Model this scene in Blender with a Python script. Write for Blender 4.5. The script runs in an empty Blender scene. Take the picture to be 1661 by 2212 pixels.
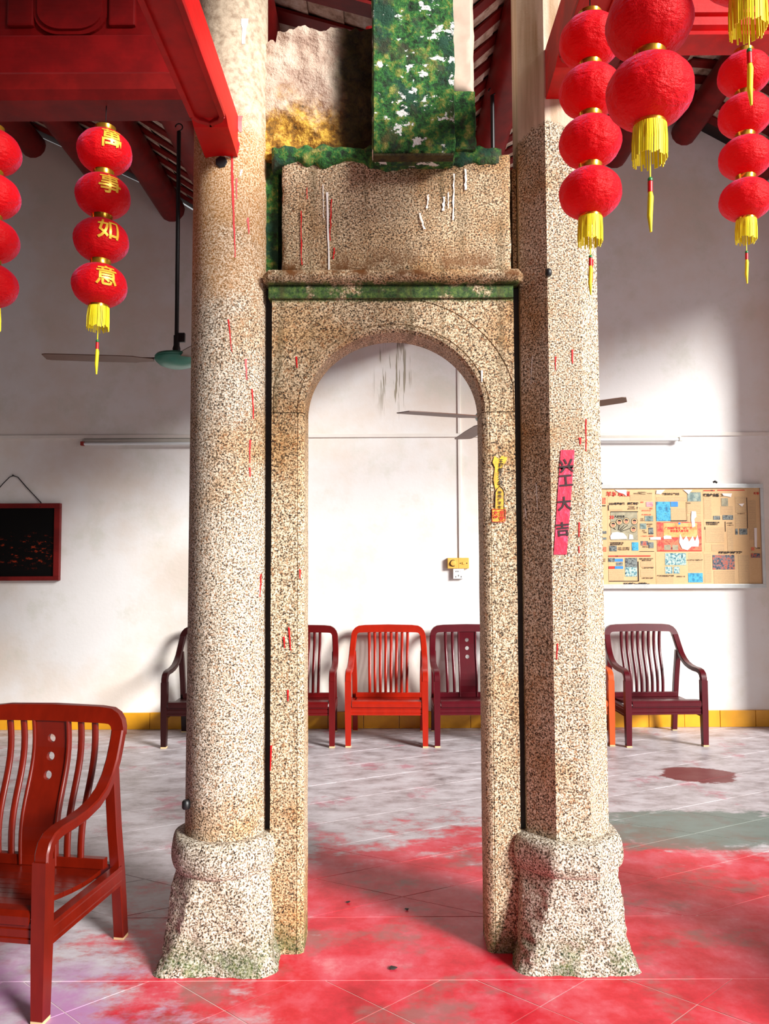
import bpy, bmesh, math, random
from mathutils import Vector, Matrix, noise as mnoise
random.seed(7)
SC = bpy.context.scene
COL = SC.collection
PI = math.pi

# ------------------------------------------------------------------ camera
F = 1662.0; CX = 830.5; CY = 1106.0
PITCH = math.atan(94 / 1662); ROLL = math.radians(-0.25)
EYE = Vector((0, 0, 1.5))
cam = bpy.data.objects.new('camera', bpy.data.cameras.new('camera'))
COL.objects.link(cam)
cam.data.sensor_fit = 'VERTICAL'; cam.data.sensor_height = 32.0; cam.data.sensor_width = 24.0
cam.data.lens = F / 2212 * 32.0
CROT = Matrix.Rotation(PI / 2 + PITCH, 3, 'X') @ Matrix.Rotation(ROLL, 3, 'Z')
cam.location = EYE; cam.rotation_euler = CROT.to_euler()
cam.data.clip_start = 0.05; cam.data.clip_end = 200
SC.camera = cam

def ray(x, y):
    return CROT @ Vector((x - CX, CY - y, -F))
def P(x, y, Y):
    d = ray(x, y); return EYE + d * (Y / d.y)
def G(x, y, Z=0.0):
    d = ray(x, y); return EYE + d * ((Z - EYE.z) / d.z)
def PX(x, y, Y): return P(x, y, Y).x
def PZ(x, y, Y): return P(x, y, Y).z

# ------------------------------------------------------------------ world, sun, exposure
w = bpy.data.worlds.new('overcast_sky'); SC.world = w; w.use_nodes = True
bg = w.node_tree.nodes['Background']
bg.inputs[0].default_value = (0.93, 0.97, 1.0, 1); bg.inputs[1].default_value = 0.44
sl = bpy.data.lights.new('sun', 'SUN'); sl.energy = 7.1; sl.angle = math.radians(18); sl.color = (1.0, 0.98, 0.95)
sun = bpy.data.objects.new('sun', sl); COL.objects.link(sun)
AZ = math.radians(48); EL = math.radians(22)
sdir = Vector((math.sin(AZ) * math.cos(EL), -math.cos(AZ) * math.cos(EL), math.sin(EL)))
sun.rotation_euler = sdir.to_track_quat('Z', 'Y').to_euler(); sun.location = (4, -5, 5)
SC.view_settings.view_transform = 'Standard'; SC.view_settings.look = 'None'
SC.view_settings.gamma = 1.0; SC.view_settings.use_curve_mapping = False
SC.view_settings.exposure = 0.2

# ------------------------------------------------------------------ material helpers
def lin(c):
    return tuple(((v / 255) / 12.92 if v / 255 <= 0.04045 else ((v / 255 + 0.055) / 1.055) ** 2.4) for v in c)

class NT:
    def __init__(s, name):
        s.m = bpy.data.materials.new(name); s.m.use_nodes = True
        s.t = s.m.node_tree; s.b = s.t.nodes['Principled BSDF']
        s.pos = s.t.nodes.new('ShaderNodeNewGeometry').outputs['Position']
    def node(s, typ, **kw):
        n = s.t.nodes.new(typ)
        for k, v in kw.items(): setattr(n, k, v)
        return n
    def link(s, a, b): s.t.links.new(a, b)
    def put(s, sock, v):
        if hasattr(v, 'is_output'): s.link(v, sock)
        else:
            if sock.type == 'RGBA' and len(v) == 3: v = (*v, 1)
            sock.default_value = v
    def noise(s, scale, detail=3, rough=0.55, vec=None, col=False, dist=0.0):
        n = s.node('ShaderNodeTexNoise'); n.inputs['Scale'].default_value = scale
        n.inputs['Detail'].default_value = detail; n.inputs['Roughness'].default_value = rough
        n.inputs['Distortion'].default_value = dist
        s.link(vec if vec is not None else s.pos, n.inputs['Vector'])
        return n.outputs['Color'] if col else n.outputs['Fac']
    def voro(s, scale, feat='F1', vec=None, out='Distance'):
        n = s.node('ShaderNodeTexVoronoi', feature=feat); n.inputs['Scale'].default_value = scale
        s.link(vec if vec is not None else s.pos, n.inputs['Vector'])
        return n.outputs[out]
    def math(s, op, a, b=0.0, c=0.0, clamp=False):
        n = s.node('ShaderNodeMath', operation=op); n.use_clamp = clamp
        s.put(n.inputs[0], a); s.put(n.inputs[1], b); s.put(n.inputs[2], c)
        return n.outputs[0]
    def step(s, v, a, b):
        n = s.node('ShaderNodeMapRange', interpolation_type='SMOOTHSTEP')
        s.put(n.inputs['Value'], v); n.inputs['From Min'].default_value = min(a, b); n.inputs['From Max'].default_value = max(a, b)
        n.inputs['To Min'].default_value = 0 if a < b else 1; n.inputs['To Max'].default_value = 1 if a < b else 0
        return n.outputs['Result']
    def ramp(s, v, stops, const=False):
        n = s.node('ShaderNodeValToRGB'); r = n.color_ramp
        if const: r.interpolation = 'CONSTANT'
        while len(r.elements) < len(stops): r.elements.new(0.5)
        for e, (p, c) in zip(r.elements, stops): e.position = p; e.color = (*c, 1)
        s.link(v, n.inputs[0]); return n.outputs[0]
    def mix(s, f, a, b, mode='MIX'):
        n = s.node('ShaderNodeMix', data_type='RGBA', blend_type=mode); n.clamp_factor = True
        s.put(n.inputs[0], f); s.put(n.inputs[6], a); s.put(n.inputs[7], b)
        return n.outputs[2]
    def xyz(s):
        n = s.node('ShaderNodeSeparateXYZ'); s.link(s.pos, n.inputs[0]); return n.outputs
    def scaled(s, v, vec=None):
        n = s.node('ShaderNodeVectorMath', operation='MULTIPLY'); s.link(vec if vec is not None else s.pos, n.inputs[0])
        n.inputs[1].default_value = v; return n.outputs[0]
    def dist(s, c, r):
        a = s.node('ShaderNodeVectorMath', operation='SUBTRACT'); s.link(s.pos, a.inputs[0]); a.inputs[1].default_value = c
        b = s.node('ShaderNodeVectorMath', operation='DIVIDE'); s.link(a.outputs[0], b.inputs[0]); b.inputs[1].default_value = r
        l = s.node('ShaderNodeVectorMath', operation='LENGTH'); s.link(b.outputs[0], l.inputs[0]); return l.outputs['Value']
    def done(s, col=None, rough=0.6, bump=None, strength=0.3, bdist=0.004, spec=None, metal=None, coat=None, sheen=None):
        if col is not None: s.put(s.b.inputs['Base Color'], col)
        s.put(s.b.inputs['Roughness'], rough)
        if spec is not None: s.b.inputs['Specular IOR Level'].default_value = spec
        if metal is not None: s.b.inputs['Metallic'].default_value = metal
        if coat is not None:
            s.b.inputs['Coat Weight'].default_value = coat; s.b.inputs['Coat Roughness'].default_value = 0.15
        if sheen is not None: s.b.inputs['Sheen Weight'].default_value = sheen
        if bump is not None:
            n = s.node('ShaderNodeBump'); n.inputs['Strength'].default_value = strength; n.inputs['Distance'].default_value = bdist
            s.link(bump, n.inputs['Height']); s.link(n.outputs[0], s.b.inputs['Normal'])
        return s.m

def plain(name, rgb, rough=0.6, var=0.12, scale=9, **kw):
    t = NT(name); c = lin(rgb)
    n = t.noise(scale, 4)
    col = t.mix(n, tuple(v * (1 - var * 1.6) for v in c), tuple(min(1, v * (1 + var)) for v in c))
    return t.done(col, rough, **kw)

# ------------------------------------------------------------------ mesh helpers
class MB:
    def __init__(s): s.v = []; s.f = []
    def add(s, vs, fs):
        o = len(s.v); s.v += [Vector(v) for v in vs]; s.f += [tuple(i + o for i in f) for f in fs]; return s
    def box(s, x0, x1, y0, y1, z0, z1, bev=0.0, tf=None):
        if bev > 0:
            bm = bmesh.new(); bmesh.ops.create_cube(bm, size=1)
            for v in bm.verts:
                v.co = Vector(((x0 + x1) / 2 + v.co.x * (x1 - x0), (y0 + y1) / 2 + v.co.y * (y1 - y0), (z0 + z1) / 2 + v.co.z * (z1 - z0)))
            bmesh.ops.bevel(bm, geom=bm.edges[:], offset=bev, segments=2, profile=0.6, affect='EDGES', clamp_overlap=True)
            vs = [v.co.copy() for v in bm.verts]; fs = [tuple(v.index for v in f.verts) for f in bm.faces]; bm.free()
        else:
            vs = [Vector((x, y, z)) for x in (x0, x1) for y in (y0, y1) for z in (z0, z1)]
            fs = [(0, 1, 3, 2), (4, 6, 7, 5), (0, 4, 5, 1), (2, 3, 7, 6), (0, 2, 6, 4), (1, 5, 7, 3)]
        if tf: vs = [tf(v) for v in vs]
        return s.add(vs, fs)
    def loft(s, rings, cap=True, closed=True):
        n = len(rings[0]); vs = [p for r in rings for p in r]; fs = []
        for i in range(len(rings) - 1):
            for j in range(n if closed else n - 1):
                a = i * n + j; b = i * n + (j + 1) % n
                fs.append((a, b, b + n, a + n))
        if cap and closed:
            fs.append(tuple(range(n))[::-1]); fs.append(tuple((len(rings) - 1) * n + j for j in range(n)))
        return s.add(vs, fs)
    def sweep(s, path, w, h, side=(1, 0, 0), bev=0.25, rnd=False, taper=None):
        path = [Vector(p) for p in path]; side = Vector(side).normalized(); rings = []
        for i, p in enumerate(path):
            t = (path[min(i + 1, len(path) - 1)] - path[max(i - 1, 0)]).normalized()
            sd = (side - t * side.dot(t)).normalized(); n = t.cross(sd)
            k = taper[i] if taper else 1.0
            a = w / 2 * k; b = h / 2 * k
            if rnd: prof = [(a * math.cos(q * PI / 4 + PI / 8), b * math.sin(q * PI / 4 + PI / 8)) for q in range(8)]
            elif bev == 0: prof = [(-a, -b), (a, -b), (a, b), (-a, b)]
            else:
                c = min(a, b) * bev
                prof = [(-a + c, -b), (a - c, -b), (a, -b + c), (a, b - c), (a - c, b), (-a + c, b), (-a, b - c), (-a, -b + c)]
            rings.append([p + sd * x + n * y for x, y in prof])
        return s.loft(rings)
    def tube(s, path, r, seg=8):
        path = [Vector(p) for p in path]; rings = []; prev = None
        for i, p in enumerate(path):
            t = (path[min(i + 1, len(path) - 1)] - path[max(i - 1, 0)]).normalized()
            if prev is None: prev = Vector((1, 0, 0)) if abs(t.x) < 0.9 else Vector((0, 1, 0))
            a = (prev - t * prev.dot(t)).normalized(); b = t.cross(a); prev = a
            rr = r[i] if isinstance(r, (list, tuple)) else r
            rings.append([p + a * rr * math.cos(k * 2 * PI / seg) + b * rr * math.sin(k * 2 * PI / seg) for k in range(seg)])
        return s.loft(rings)
    def lathe(s, prof, seg=24, c=(0, 0, 0), cap=True):
        c = Vector(c)
        return s.loft([[c + Vector((r * math.cos(k * 2 * PI / seg), r * math.sin(k * 2 * PI / seg), z)) for k in range(seg)] for r, z in prof], cap)
    def extrude(s, poly, d, axis='Y'):
        """poly: list of 3D points (planar ngon); d: extrusion vector"""
        poly = [Vector(p) for p in poly]; d = Vector(d); n = len(poly)
        vs = poly + [p + d for p in poly]
        fs = [tuple(range(n)), tuple(range(2 * n - 1, n - 1, -1))] + [(i + n, (i + 1) % n + n, (i + 1) % n, i) for i in range(n)]
        return s.add(vs, fs)
    def strip(s, A, B):
        """open quad strip between two point rows"""
        n = len(A); return s.add(list(A) + list(B), [(i, i + 1, i + 1 + n, i + n) for i in range(n - 1)])
    def build(s, name, mat, parent=None, smooth=None, tf=None, off=None):
        me = bpy.data.meshes.new(name)
        o = OFF.get(parent, Vector()) if off is None else off
        me.from_pydata([(tf(v) if tf else v) - o for v in s.v], [], s.f)
        bm = bmesh.new(); bm.from_mesh(me); bmesh.ops.recalc_face_normals(bm, faces=bm.faces[:]); bm.to_mesh(me); bm.free()
        if smooth is not None:
            me.shade_smooth(); me.set_sharp_from_angle(angle=math.radians(smooth))
        if mat: me.materials.append(mat)
        ob = bpy.data.objects.new(name, me); COL.objects.link(ob); ob.parent = parent
        OFF[ob] = o
        return ob
OFF = {}

def tag(o, label=None, cat=None, group=None, kind=None):
    if label: o['label'] = label
    if cat: o['category'] = cat
    if group: o['group'] = group
    if kind: o['kind'] = kind
    return o
def empty(name, loc, label=None, cat=None, group=None, kind=None):
    o = bpy.data.objects.new(name, None); COL.objects.link(o); o.location = loc; o.empty_display_size = 0.1
    OFF[o] = Vector(loc)
    return tag(o, label, cat, group, kind)
def copy_obj(o, parent, loc=None, name=None):
    c = o.copy(); COL.objects.link(c); c.parent = parent
    if loc is not None: c.location = loc
    OFF[c] = OFF.get(o, Vector()); return c

def clip(poly, n, d):
    """keep the part of 2D poly with n.p <= d"""
    out = []
    for i in range(len(poly)):
        a, b = poly[i], poly[(i + 1) % len(poly)]
        da = n[0] * a[0] + n[1] * a[1] - d; db = n[0] * b[0] + n[1] * b[1] - d
        if da <= 0: out.append(a)
        if (da < 0 < db) or (db < 0 < da):
            t = da / (da - db); out.append((a[0] + (b[0] - a[0]) * t, a[1] + (b[1] - a[1]) * t))
    return out

def text_mesh(body, size, offset=0.0, res=2, maxlen=None):
    """returns (verts, faces) of a filled text in the XY plane, centred"""
    cu = bpy.data.curves.new('lettering', 'FONT'); cu.body = body; cu.size = size; cu.align_x = 'CENTER'; cu.align_y = 'CENTER'
    cu.resolution_u = res; cu.offset = offset; cu.fill_mode = 'FRONT'
    ob = bpy.data.objects.new('lettering', cu); COL.objects.link(ob)
    bpy.context.view_layer.update()
    dg = bpy.context.evaluated_depsgraph_get()
    me = bpy.data.meshes.new_from_object(ob.evaluated_get(dg))
    if maxlen:
        bm = bmesh.new(); bm.from_mesh(me)
        for _ in range(4):
            es = [e for e in bm.edges if e.calc_length() > maxlen]
            if not es: break
            bmesh.ops.subdivide_edges(bm, edges=es, cuts=1); bmesh.ops.triangulate(bm, faces=bm.faces[:])
        bm.to_mesh(me); bm.free()
    vs = [v.co.copy() for v in me.vertices]; fs = [tuple(p.vertices) for p in me.polygons]
    bpy.data.objects.remove(ob); bpy.data.curves.remove(cu); bpy.data.meshes.remove(me)
    if vs:
        cx = (min(v.x for v in vs) + max(v.x for v in vs)) / 2; cy = (min(v.y for v in vs) + max(v.y for v in vs)) / 2
        for v in vs: v.x -= cx; v.y -= cy
    return vs, fs

# ------------------------------------------------------------------ materials
def granite(name, tint=(1, 1, 1), extra=None, rough_scale=1.0, bumpy=0.35, wf=1.0):
    t = NT(name); X, Y, Z = t.xyz()
    n = t.noise(165 * rough_scale, 3, 0.7)
    n2 = t.noise(95 * rough_scale, 2, 0.6, vec=t.scaled((1.1, 0.9, 1.05)))
    col = t.ramp(n, [(0.38, lin((30, 27, 28))), (0.43, lin((86, 74, 64))), (0.48, lin((168, 152, 132))), (0.55, lin((206, 194, 176))), (0.62, lin((242, 238, 230)))])
    warm = t.ramp(n2, [(0.54, (0, 0, 0)), (0.66, (1, 1, 1))])
    col = t.mix(t.math('MULTIPLY', warm, 0.38 * wf), col, lin((196, 136, 84)))
    big = t.noise(2.2, 4, 0.6)
    col = t.mix(t.math('MULTIPLY', t.step(big, 0.48, 0.72), 0.8 * wf), col, t.mix(1.0, col, lin((220, 184, 130)), 'MULTIPLY'))
    col = t.mix(1.0, col, tint, 'MULTIPLY')
    if extra: col = extra(t, col, X, Y, Z, n)
    h = t.math('ADD', t.math('MULTIPLY', n, 0.5), t.noise(28, 4))
    return t.done(col, 0.72, bump=h, strength=bumpy, bdist=0.006, spec=0.3)

def moss_mix(t, col, fac, n):
    g = t.ramp(t.noise(45, 4, 0.7), [(0.3, lin((16, 30, 14))), (0.45, lin((30, 66, 26))), (0.58, lin((66, 96, 36))), (0.72, lin((120, 128, 60)))])
    return t.mix(fac, col, g)

def ex_archtop(t, col, X, Y, Z, n):
    b = t.noise(9, 4, 0.7)
    # moss along the fillet under the cornice and on the ledge above
    f1 = t.math('MULTIPLY', t.step(Z, ZAT - 0.02, ZAT + 0.005), t.step(Z, ZF1 + 0.012, ZF1 - 0.002))
    f1 = t.math('MULTIPLY', f1, t.step(b, 0.34, 0.46))
    col = moss_mix(t, col, t.math('MULTIPLY', f1, 0.95), n)
    f2 = t.step(t.math('ADD', Z, t.math('MULTIPLY', b, 0.16)), 3.155, 3.215)
    col = moss_mix(t, col, f2, n)
    # brown stain above the cornice
    f3 = t.math('MULTIPLY', t.step(Z, ZF1 + 0.01, ZF1 + 0.03), t.step(Z, ZC1 + 0.12, ZC1))
    col = t.mix(t.math('MULTIPLY', f3, t.step(b, 0.4, 0.62)), col, lin((104, 62, 24)))
    # long dark run-off streaks
    st = t.noise(1.0, 3, 0.6, vec=t.scaled((16, 3, 1.2)))
    col = t.mix(t.math('MULTIPLY', t.step(st, 0.5, 0.7), 0.5), col, lin((74, 62, 34)))
    return col
ZAT = PZ(850, 646, 2.99); ZF1 = PZ(850, 617, 2.99); ZC1 = PZ(850, 583, 2.95)
M_ARCH = granite('arch_granite', (0.86, 0.75, 0.58), ex_archtop)
def ex_jamb(t, col, X, Y, Z, n):
    b = t.noise(7, 4, 0.7)
    f = t.math('MULTIPLY', t.step(Z, 0.16, 0.02), t.step(b, 0.4, 0.55))
    return moss_mix(t, col, t.math('MULTIPLY', f, 0.6), n)
M_JAMB = granite('jamb_granite', (0.95, 0.87, 0.71), ex_jamb)
def ex_round(t, col, X, Y, Z, n):
    b = t.noise(5, 4, 0.65)
    f = t.math('MULTIPLY', t.step(t.math('ADD', Z, t.math('MULTIPLY', b, 0.9)), 2.75, 3.25), 0.75)
    col = t.mix(f, col, t.mix(0.35, lin((190, 132, 60)), col))
    f2 = t.step(t.math('ADD', Z, t.math('MULTIPLY', b, 0.5)), 3.42, 3.55)
    return t.mix(t.math('MULTIPLY', f2, 0.85), col, t.ramp(t.noise(40, 4), [(0.3, lin((150, 132, 112))), (0.6, lin((206, 190, 166)))]))
M_ROUND = granite('round_pillar_granite', (1, 0.97, 0.92), ex_round)
def ex_oct(t, col, X, Y, Z, n):
    b = t.noise(6, 4, 0.65)
    f = t.step(t.math('ADD', Z, t.math('MULTIPLY', b, 0.16)), 3.225, 3.245)
    st = t.noise(1.0, 3, 0.6, vec=t.scaled((20, 20, 1.5)))
    return t.mix(f, col, t.ramp(st, [(0.3, lin((176, 146, 112))), (0.6, lin((226, 204, 180)))]))
M_OCT = granite('octagonal_pillar_granite', (1, 0.94, 0.84), ex_oct)
M_BASE = granite('rough_base_granite', (0.98, 0.99, 0.97), ex_jamb, 0.9, 0.7, 0.3)
M_MORTAR = plain('dark_mortar', (52, 50, 50), 0.9, 0.3, 30)

def mk_plaster():
    t = NT('peeling_plaster'); X, Y, Z = t.xyz()
    b = t.noise(7, 5, 0.7); c = t.noise(30, 5, 0.7)
    col = t.ramp(b, [(0.3, lin((150, 118, 100))), (0.45, lin((192, 166, 146))), (0.65, lin((214, 196, 176)))])
    low = t.step(t.math('ADD', Z, t.math('MULTIPLY', t.math('ADD', b, t.math('MULTIPLY', c, 0.4)), 0.5)), 3.75, 3.55)
    gold = t.ramp(c, [(0.3, lin((60, 44, 12))), (0.48, lin((150, 104, 24))), (0.6, lin((212, 168, 60)))])
    col = t.mix(low, col, gold)
    right = t.step(t.math('ADD', X, t.math('MULTIPLY', b, 0.12)), -0.17, -0.08)  # cast shadow of the mossy post, painted into the plaster colour
    col = t.mix(right, col, t.ramp(c, [(0.35, lin((26, 24, 10))), (0.6, lin((70, 62, 24)))]))
    return t.done(col, 0.85, bump=t.math('ADD', b, t.math('MULTIPLY', c, 0.4)), strength=0.8, bdist=0.03)
M_PLASTER = mk_plaster()
def mk_moss(name, white=True):
    t = NT(name); X, Y, Z = t.xyz()
    a = t.noise(26, 5, 0.72); b = t.noise(9, 4, 0.7)
    col = t.ramp(a, [(0.3, lin((14, 24, 12))), (0.42, lin((26, 60, 26))), (0.52, lin((44, 110, 44))), (0.6, lin((110, 124, 50))), (0.7, lin((170, 160, 90)))])
    col = t.mix(t.step(b, 0.5, 0.62), col, lin((24, 66, 46)))
    col = t.mix(t.math('MULTIPLY', t.step(t.noise(6, 4, 0.7, vec=t.scaled((1, 1, 0.8))), 0.54, 0.64), 0.7), col, lin((58, 54, 38)))
    if white:
        wv = t.noise(18, 4, 0.65, vec=t.scaled((1, 1, 1.3)))
        col = t.mix(t.step(wv, 0.585, 0.62), col, lin((226, 230, 224)))
    return t.done(col, 0.9, bump=t.math('ADD', a, b), strength=0.7, bdist=0.02)
M_MOSSW = mk_moss('lichen_spotted_moss'); M_MOSS = mk_moss('ledge_moss', False)

def mk_red(name, rgb, rough=0.42, coat=0.15):
    t = NT(name); n = t.noise(6, 5, 0.65); st = t.noise(1, 3, 0.6, vec=t.scaled((3, 3, 40)))
    c = lin(rgb)
    col = t.mix(t.step(n, 0.35, 0.7), tuple(v * 0.62 for v in c), c)
    return t.done(col, rough, bump=t.math('ADD', n, st), strength=0.12, bdist=0.01, coat=coat, spec=0.25)
M_BEAM = mk_red('red_lacquer', (222, 10, 12), 0.5, 0.0); M_BEAMD = mk_red('dark_red_wood', (128, 14, 12), 0.55, 0.0)
M_CARVE = mk_red('carved_red_wood', (140, 10, 12), 0.55, 0.0)
M_SOFFIT = mk_red('red_soffit', (182, 14, 18), 0.55, 0.0)

def mk_wall():
    t = NT('limewashed_wall'); X, Y, Z = t.xyz()
    a = t.noise(0.9, 5, 0.6); b = t.noise(2.6, 5, 0.7); c = t.noise(30, 4)
    col = t.mix(t.step(a, 0.42, 0.68), lin((236, 234, 232)), lin((228, 216, 204)))
    col = t.mix(t.math('MULTIPLY', t.step(b, 0.5, 0.72), 0.5), col, lin((212, 212, 198)))
    # rain runs below the valley gutter
    st = t.noise(1, 3, 0.7, vec=t.scaled((26, 1, 1.6)))
    m = t.step(t.dist((0.08, 6.8, 3.15), (0.22, 1, 0.55)), 1.0, 0.4)
    col = t.mix(t.math('MULTIPLY', t.math('MULTIPLY', m, t.step(st, 0.56, 0.62)), 0.75), col, lin((120, 108, 74)))
    # soot close under the roof line
    return t.done(col, 0.85, bump=t.math('ADD', b, t.math('MULTIPLY', c, 0.3)), strength=0.15, bdist=0.02, spec=0.2)
M_WALL = mk_wall()

def mk_floor(name, grout=False):
    t = NT(name); X, Y, Z = t.xyz()
    a = t.noise(1.5, 6, 0.68); b = t.noise(5.5, 6, 0.72, vec=t.scaled((0.8, 1.5, 1))); c = t.noise(60, 3)
    d = t.dist((0.85, 2.85, 0), (1.65, 1.45, 1))
    k = t.math('ADD', d, t.math('MULTIPLY', t.math('SUBTRACT', a, 0.5), 1.5))
    k = t.math('ADD', k, t.math('MULTIPLY', t.math('SUBTRACT', b, 0.5), 1.1))
    red = t.step(k, 1.22, 0.86)
    rc = t.ramp(t.noise(3.2, 6, 0.7), [(0.32, lin((176, 14, 30))), (0.46, lin((212, 36, 54))), (0.58, lin((218, 80, 96))), (0.7, lin((222, 140, 146)))])
    rc = t.mix(t.math('MULTIPLY', t.step(t.noise(2.3, 5, 0.7, vec=t.scaled((1, 1.3, 1))), 0.5, 0.66), 0.7), rc, lin((140, 104, 98)))
    gc = t.ramp(b, [(0.26, lin((104, 90, 92))), (0.4, lin((160, 150, 152))), (0.54, lin((192, 184, 188))), (0.75, lin((210, 208, 212)))])
    pk = t.step(t.noise(2.8, 5, 0.7), 0.56, 0.68)
    gc = t.mix(t.math('MULTIPLY', pk, 0.6), gc, lin((176, 84, 104)))
    vio = t.step(t.dist((-1.35, 2.3, 0), (1.0, 0.9, 1)), 1.1, 0.5)
    gc = t.mix(t.math('MULTIPLY', vio, t.step(a, 0.4, 0.6)), gc, lin((186, 132, 178)))
    col = t.mix(red, gc, rc)
    gm = t.step(t.math('ADD', t.dist((1.75, 4.3, 0), (0.85, 0.33, 1)), t.math('MULTIPLY', t.math('SUBTRACT', b, 0.5), 1.6)), 1.05, 0.75)
    col = t.mix(t.math('MULTIPLY', gm, 0.8), col, lin((92, 116, 104)))
    sp = t.step(t.math('ADD', t.dist((2.13, 5.33, 0), (0.26, 0.2, 1)), t.math('MULTIPLY', t.math('SUBTRACT', b, 0.5), 0.8)), 1.0, 0.9)
    col = t.mix(sp, col, lin((112, 36, 40)))
    if grout: col = t.mix(0.6, col, lin((236, 222, 214)))
    r = t.math('ADD', t.math('MULTIPLY', b, 0.3), 0.28)
    return t.done(col, r, bump=t.math('ADD', t.math('MULTIPLY', c, 0.2), b), strength=0.08, bdist=0.01)
M_FLOOR = mk_floor('painted_cement_floor'); M_GROUT = mk_floor('scored_joint', True)
M_YTILE = plain('yellow_glazed_tile', (240, 164, 30), 0.35, 0.25, 5)
M_ROOFT = NT('roof_tile_underside')
_n = M_ROOFT.noise(14, 5, 0.7)
M_ROOFT = M_ROOFT.done(M_ROOFT.ramp(_n, [(0.3, lin((120, 92, 74))), (0.5, lin((196, 170, 150))), (0.7, lin((232, 222, 212)))]), 0.85)
M_DECK = plain('roof_deck', (70, 40, 34), 0.9)

M_LIGHTCUT = plain('light_cut_dark', (58, 30, 22), 0.7, 0.25, 4)  # dark tone chosen to cut light bounced off the added walls
# ------------------------------------------------------------------ room shell
YW = 6.8
ZR = [(-4.6, 6.0), (-3.18, 5.36), (-2.56, 5.07), (-1.91, 4.76), (-1.27, 4.36), (-0.6, 4.12), (0.1, 3.92), (0.75, 4.5),
      (1.45, 4.9), (2.1, 5.24), (2.49, 5.47), (2.74, 5.45), (3.4, 5.08), (4.3, 4.65), (4.95, 4.4)]
def zr(x):
    for (a, za), (b, zb) in zip(ZR, ZR[1:]):
        if a <= x <= b: return za + (zb - za) * (x - a) / (b - a)
    return ZR[0][1] if x < ZR[0][0] else ZR[-1][1]

def extr_xz(pts, y0, y1):
    return MB().extrude([(x, y0, z) for x, z in pts], (0, y1 - y0, 0))
tag(extr_xz([(-4.6, -0.05)] + [(x, z - 0.015) for x, z in ZR] + [(4.95, -0.05)], YW, YW + 0.25).build('wall_back', M_WALL), kind='structure')
tag(MB().box(-4.85, -4.6, -4.0, YW + 0.25, -0.05, 6.0).build('light_cut_wall_left', M_LIGHTCUT), kind='structure')  # unseen wall, added and kept dark to cut fill light from the left
tag(MB().box(3.62, 4.3, 6.25, YW, -0.05, 5.0).build('wall_right', M_WALL), kind='structure')

tag(MB().box(-4.85, -0.6, -4.2, -4.0, -0.05, 6.0).build('light_cut_wall_front', M_LIGHTCUT), kind='structure')  # unseen wall behind the camera, added to block sky light
# unseen front-bay roof on two posts, added to shape the daylight; open on the right
fr = tag(MB().box(-4.85, 0.9, -4.2, 2.5, 4.62, 4.8).build('ceiling', M_BEAMD), kind='structure')
for xx in (-0.63, 0.72): MB().lathe([(0.17, 0.0), (0.17, 4.62)], 24, (xx, -2.3, 0)).build('added_post', M_BEAMD, fr, 40)

# floor: scored lozenges, each one a piece
floor = tag(MB().box(-6, 6, -4, YW + 0.2, -0.15, -0.002).build('floor', M_GROUT), kind='structure')
def lozenges(ang1, o1, s1, ang2, o2, s2, rect, gap=0.0022):
    x0, x1, y0, y1 = rect
    def nn(a): a = math.radians(a); return (-math.sin(a), math.cos(a))
    n1, n2 = nn(ang1), nn(ang2)
    cs = [(x, y) for x in (x0, x1) for y in (y0, y1)]
    def rng(n, o, s):
        v = [n[0] * x + n[1] * y for x, y in cs]
        return range(math.floor((min(v) - o) / s) - 1, math.ceil((max(v) - o) / s) + 1)
    for i in rng(n1, o1, s1):
        for j in rng(n2, o2, s2):
            p = [(x0 + gap, y0 + gap), (x1 - gap, y0 + gap), (x1 - gap, y1 - gap), (x0 + gap, y1 - gap)]
            for n, d in ((n1, o1 + (i + 1) * s1 - gap), ((-n1[0], -n1[1]), -(o1 + i * s1 + gap)), (n2, o2 + (j + 1) * s2 - gap), ((-n2[0], -n2[1]), -(o2 + j * s2 + gap))):
                if len(p) > 2: p = clip(p, n, d)
            if len(p) < 3: continue
            ar = abs(sum(p[k][0] * p[(k + 1) % len(p)][1] - p[(k + 1) % len(p)][0] * p[k][1] for k in range(len(p)))) / 2
            if ar < 0.002: continue
            dz = random.uniform(-0.0008, 0.0)
            MB().extrude([(x, y, dz) for x, y in p], (0, 0, -0.02)).build('floor_tile', M_FLOOR, floor)
lozenges(25.4, 3.80, 0.345, -26.0, 3.845, 0.345, (-3.6, 3.6, 3.29, YW))
lozenges(39.8, 2.037, 0.33, -39.6, 2.028, 0.34, (-2.6, 2.6, 1.7, 2.812))
MB().box(-3.6, 3.6, 2.8155, 3.2865, -0.02, 0).build('floor_band', M_FLOOR, floor)
MB().box(-6, 6, -4, 1.6965, -0.02, 0).build('floor_slab', M_FLOOR, floor)

# baseboard of yellow tiles
bb = empty('baseboard_back', (0, YW, 0), kind='structure')
x = -3.6; k = 0
while x < 3.6:
    wd = 0.31
    MB().box(x + 0.002, x + wd - 0.002, YW - 0.018 - random.uniform(0, 0.003), YW - 0.001, 0.0, 0.142 + random.uniform(-0.002, 0.002), 0.003).build('baseboard_tile', M_YTILE, bb)
    x += wd

# ------------------------------------------------------------------ roof
roof = empty('ceiling', (0, 4.6, 4), kind='structure')
YF = 3.25
M_PUR = mk_red('purlin_red', (128, 20, 18), 0.5, 0.05)
extr_xz([(x, z + 0.075) for x, z in ZR] + [(x, z + 0.16) for x, z in ZR[::-1]], YF, YW + 0.25).build('roof_deck', M_DECK, roof)
for (x, z) in ZR[1:-2]:
    if abs(x - 2.49) < 0.01 or abs(x - 0.1) < 0.01: continue
    zc = z - 0.125
    MB().tube([(x, YF, zc), (x, YW + 0.02, zc)], 0.115, 14).build('purlin', M_PUR, roof, 40)
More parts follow.
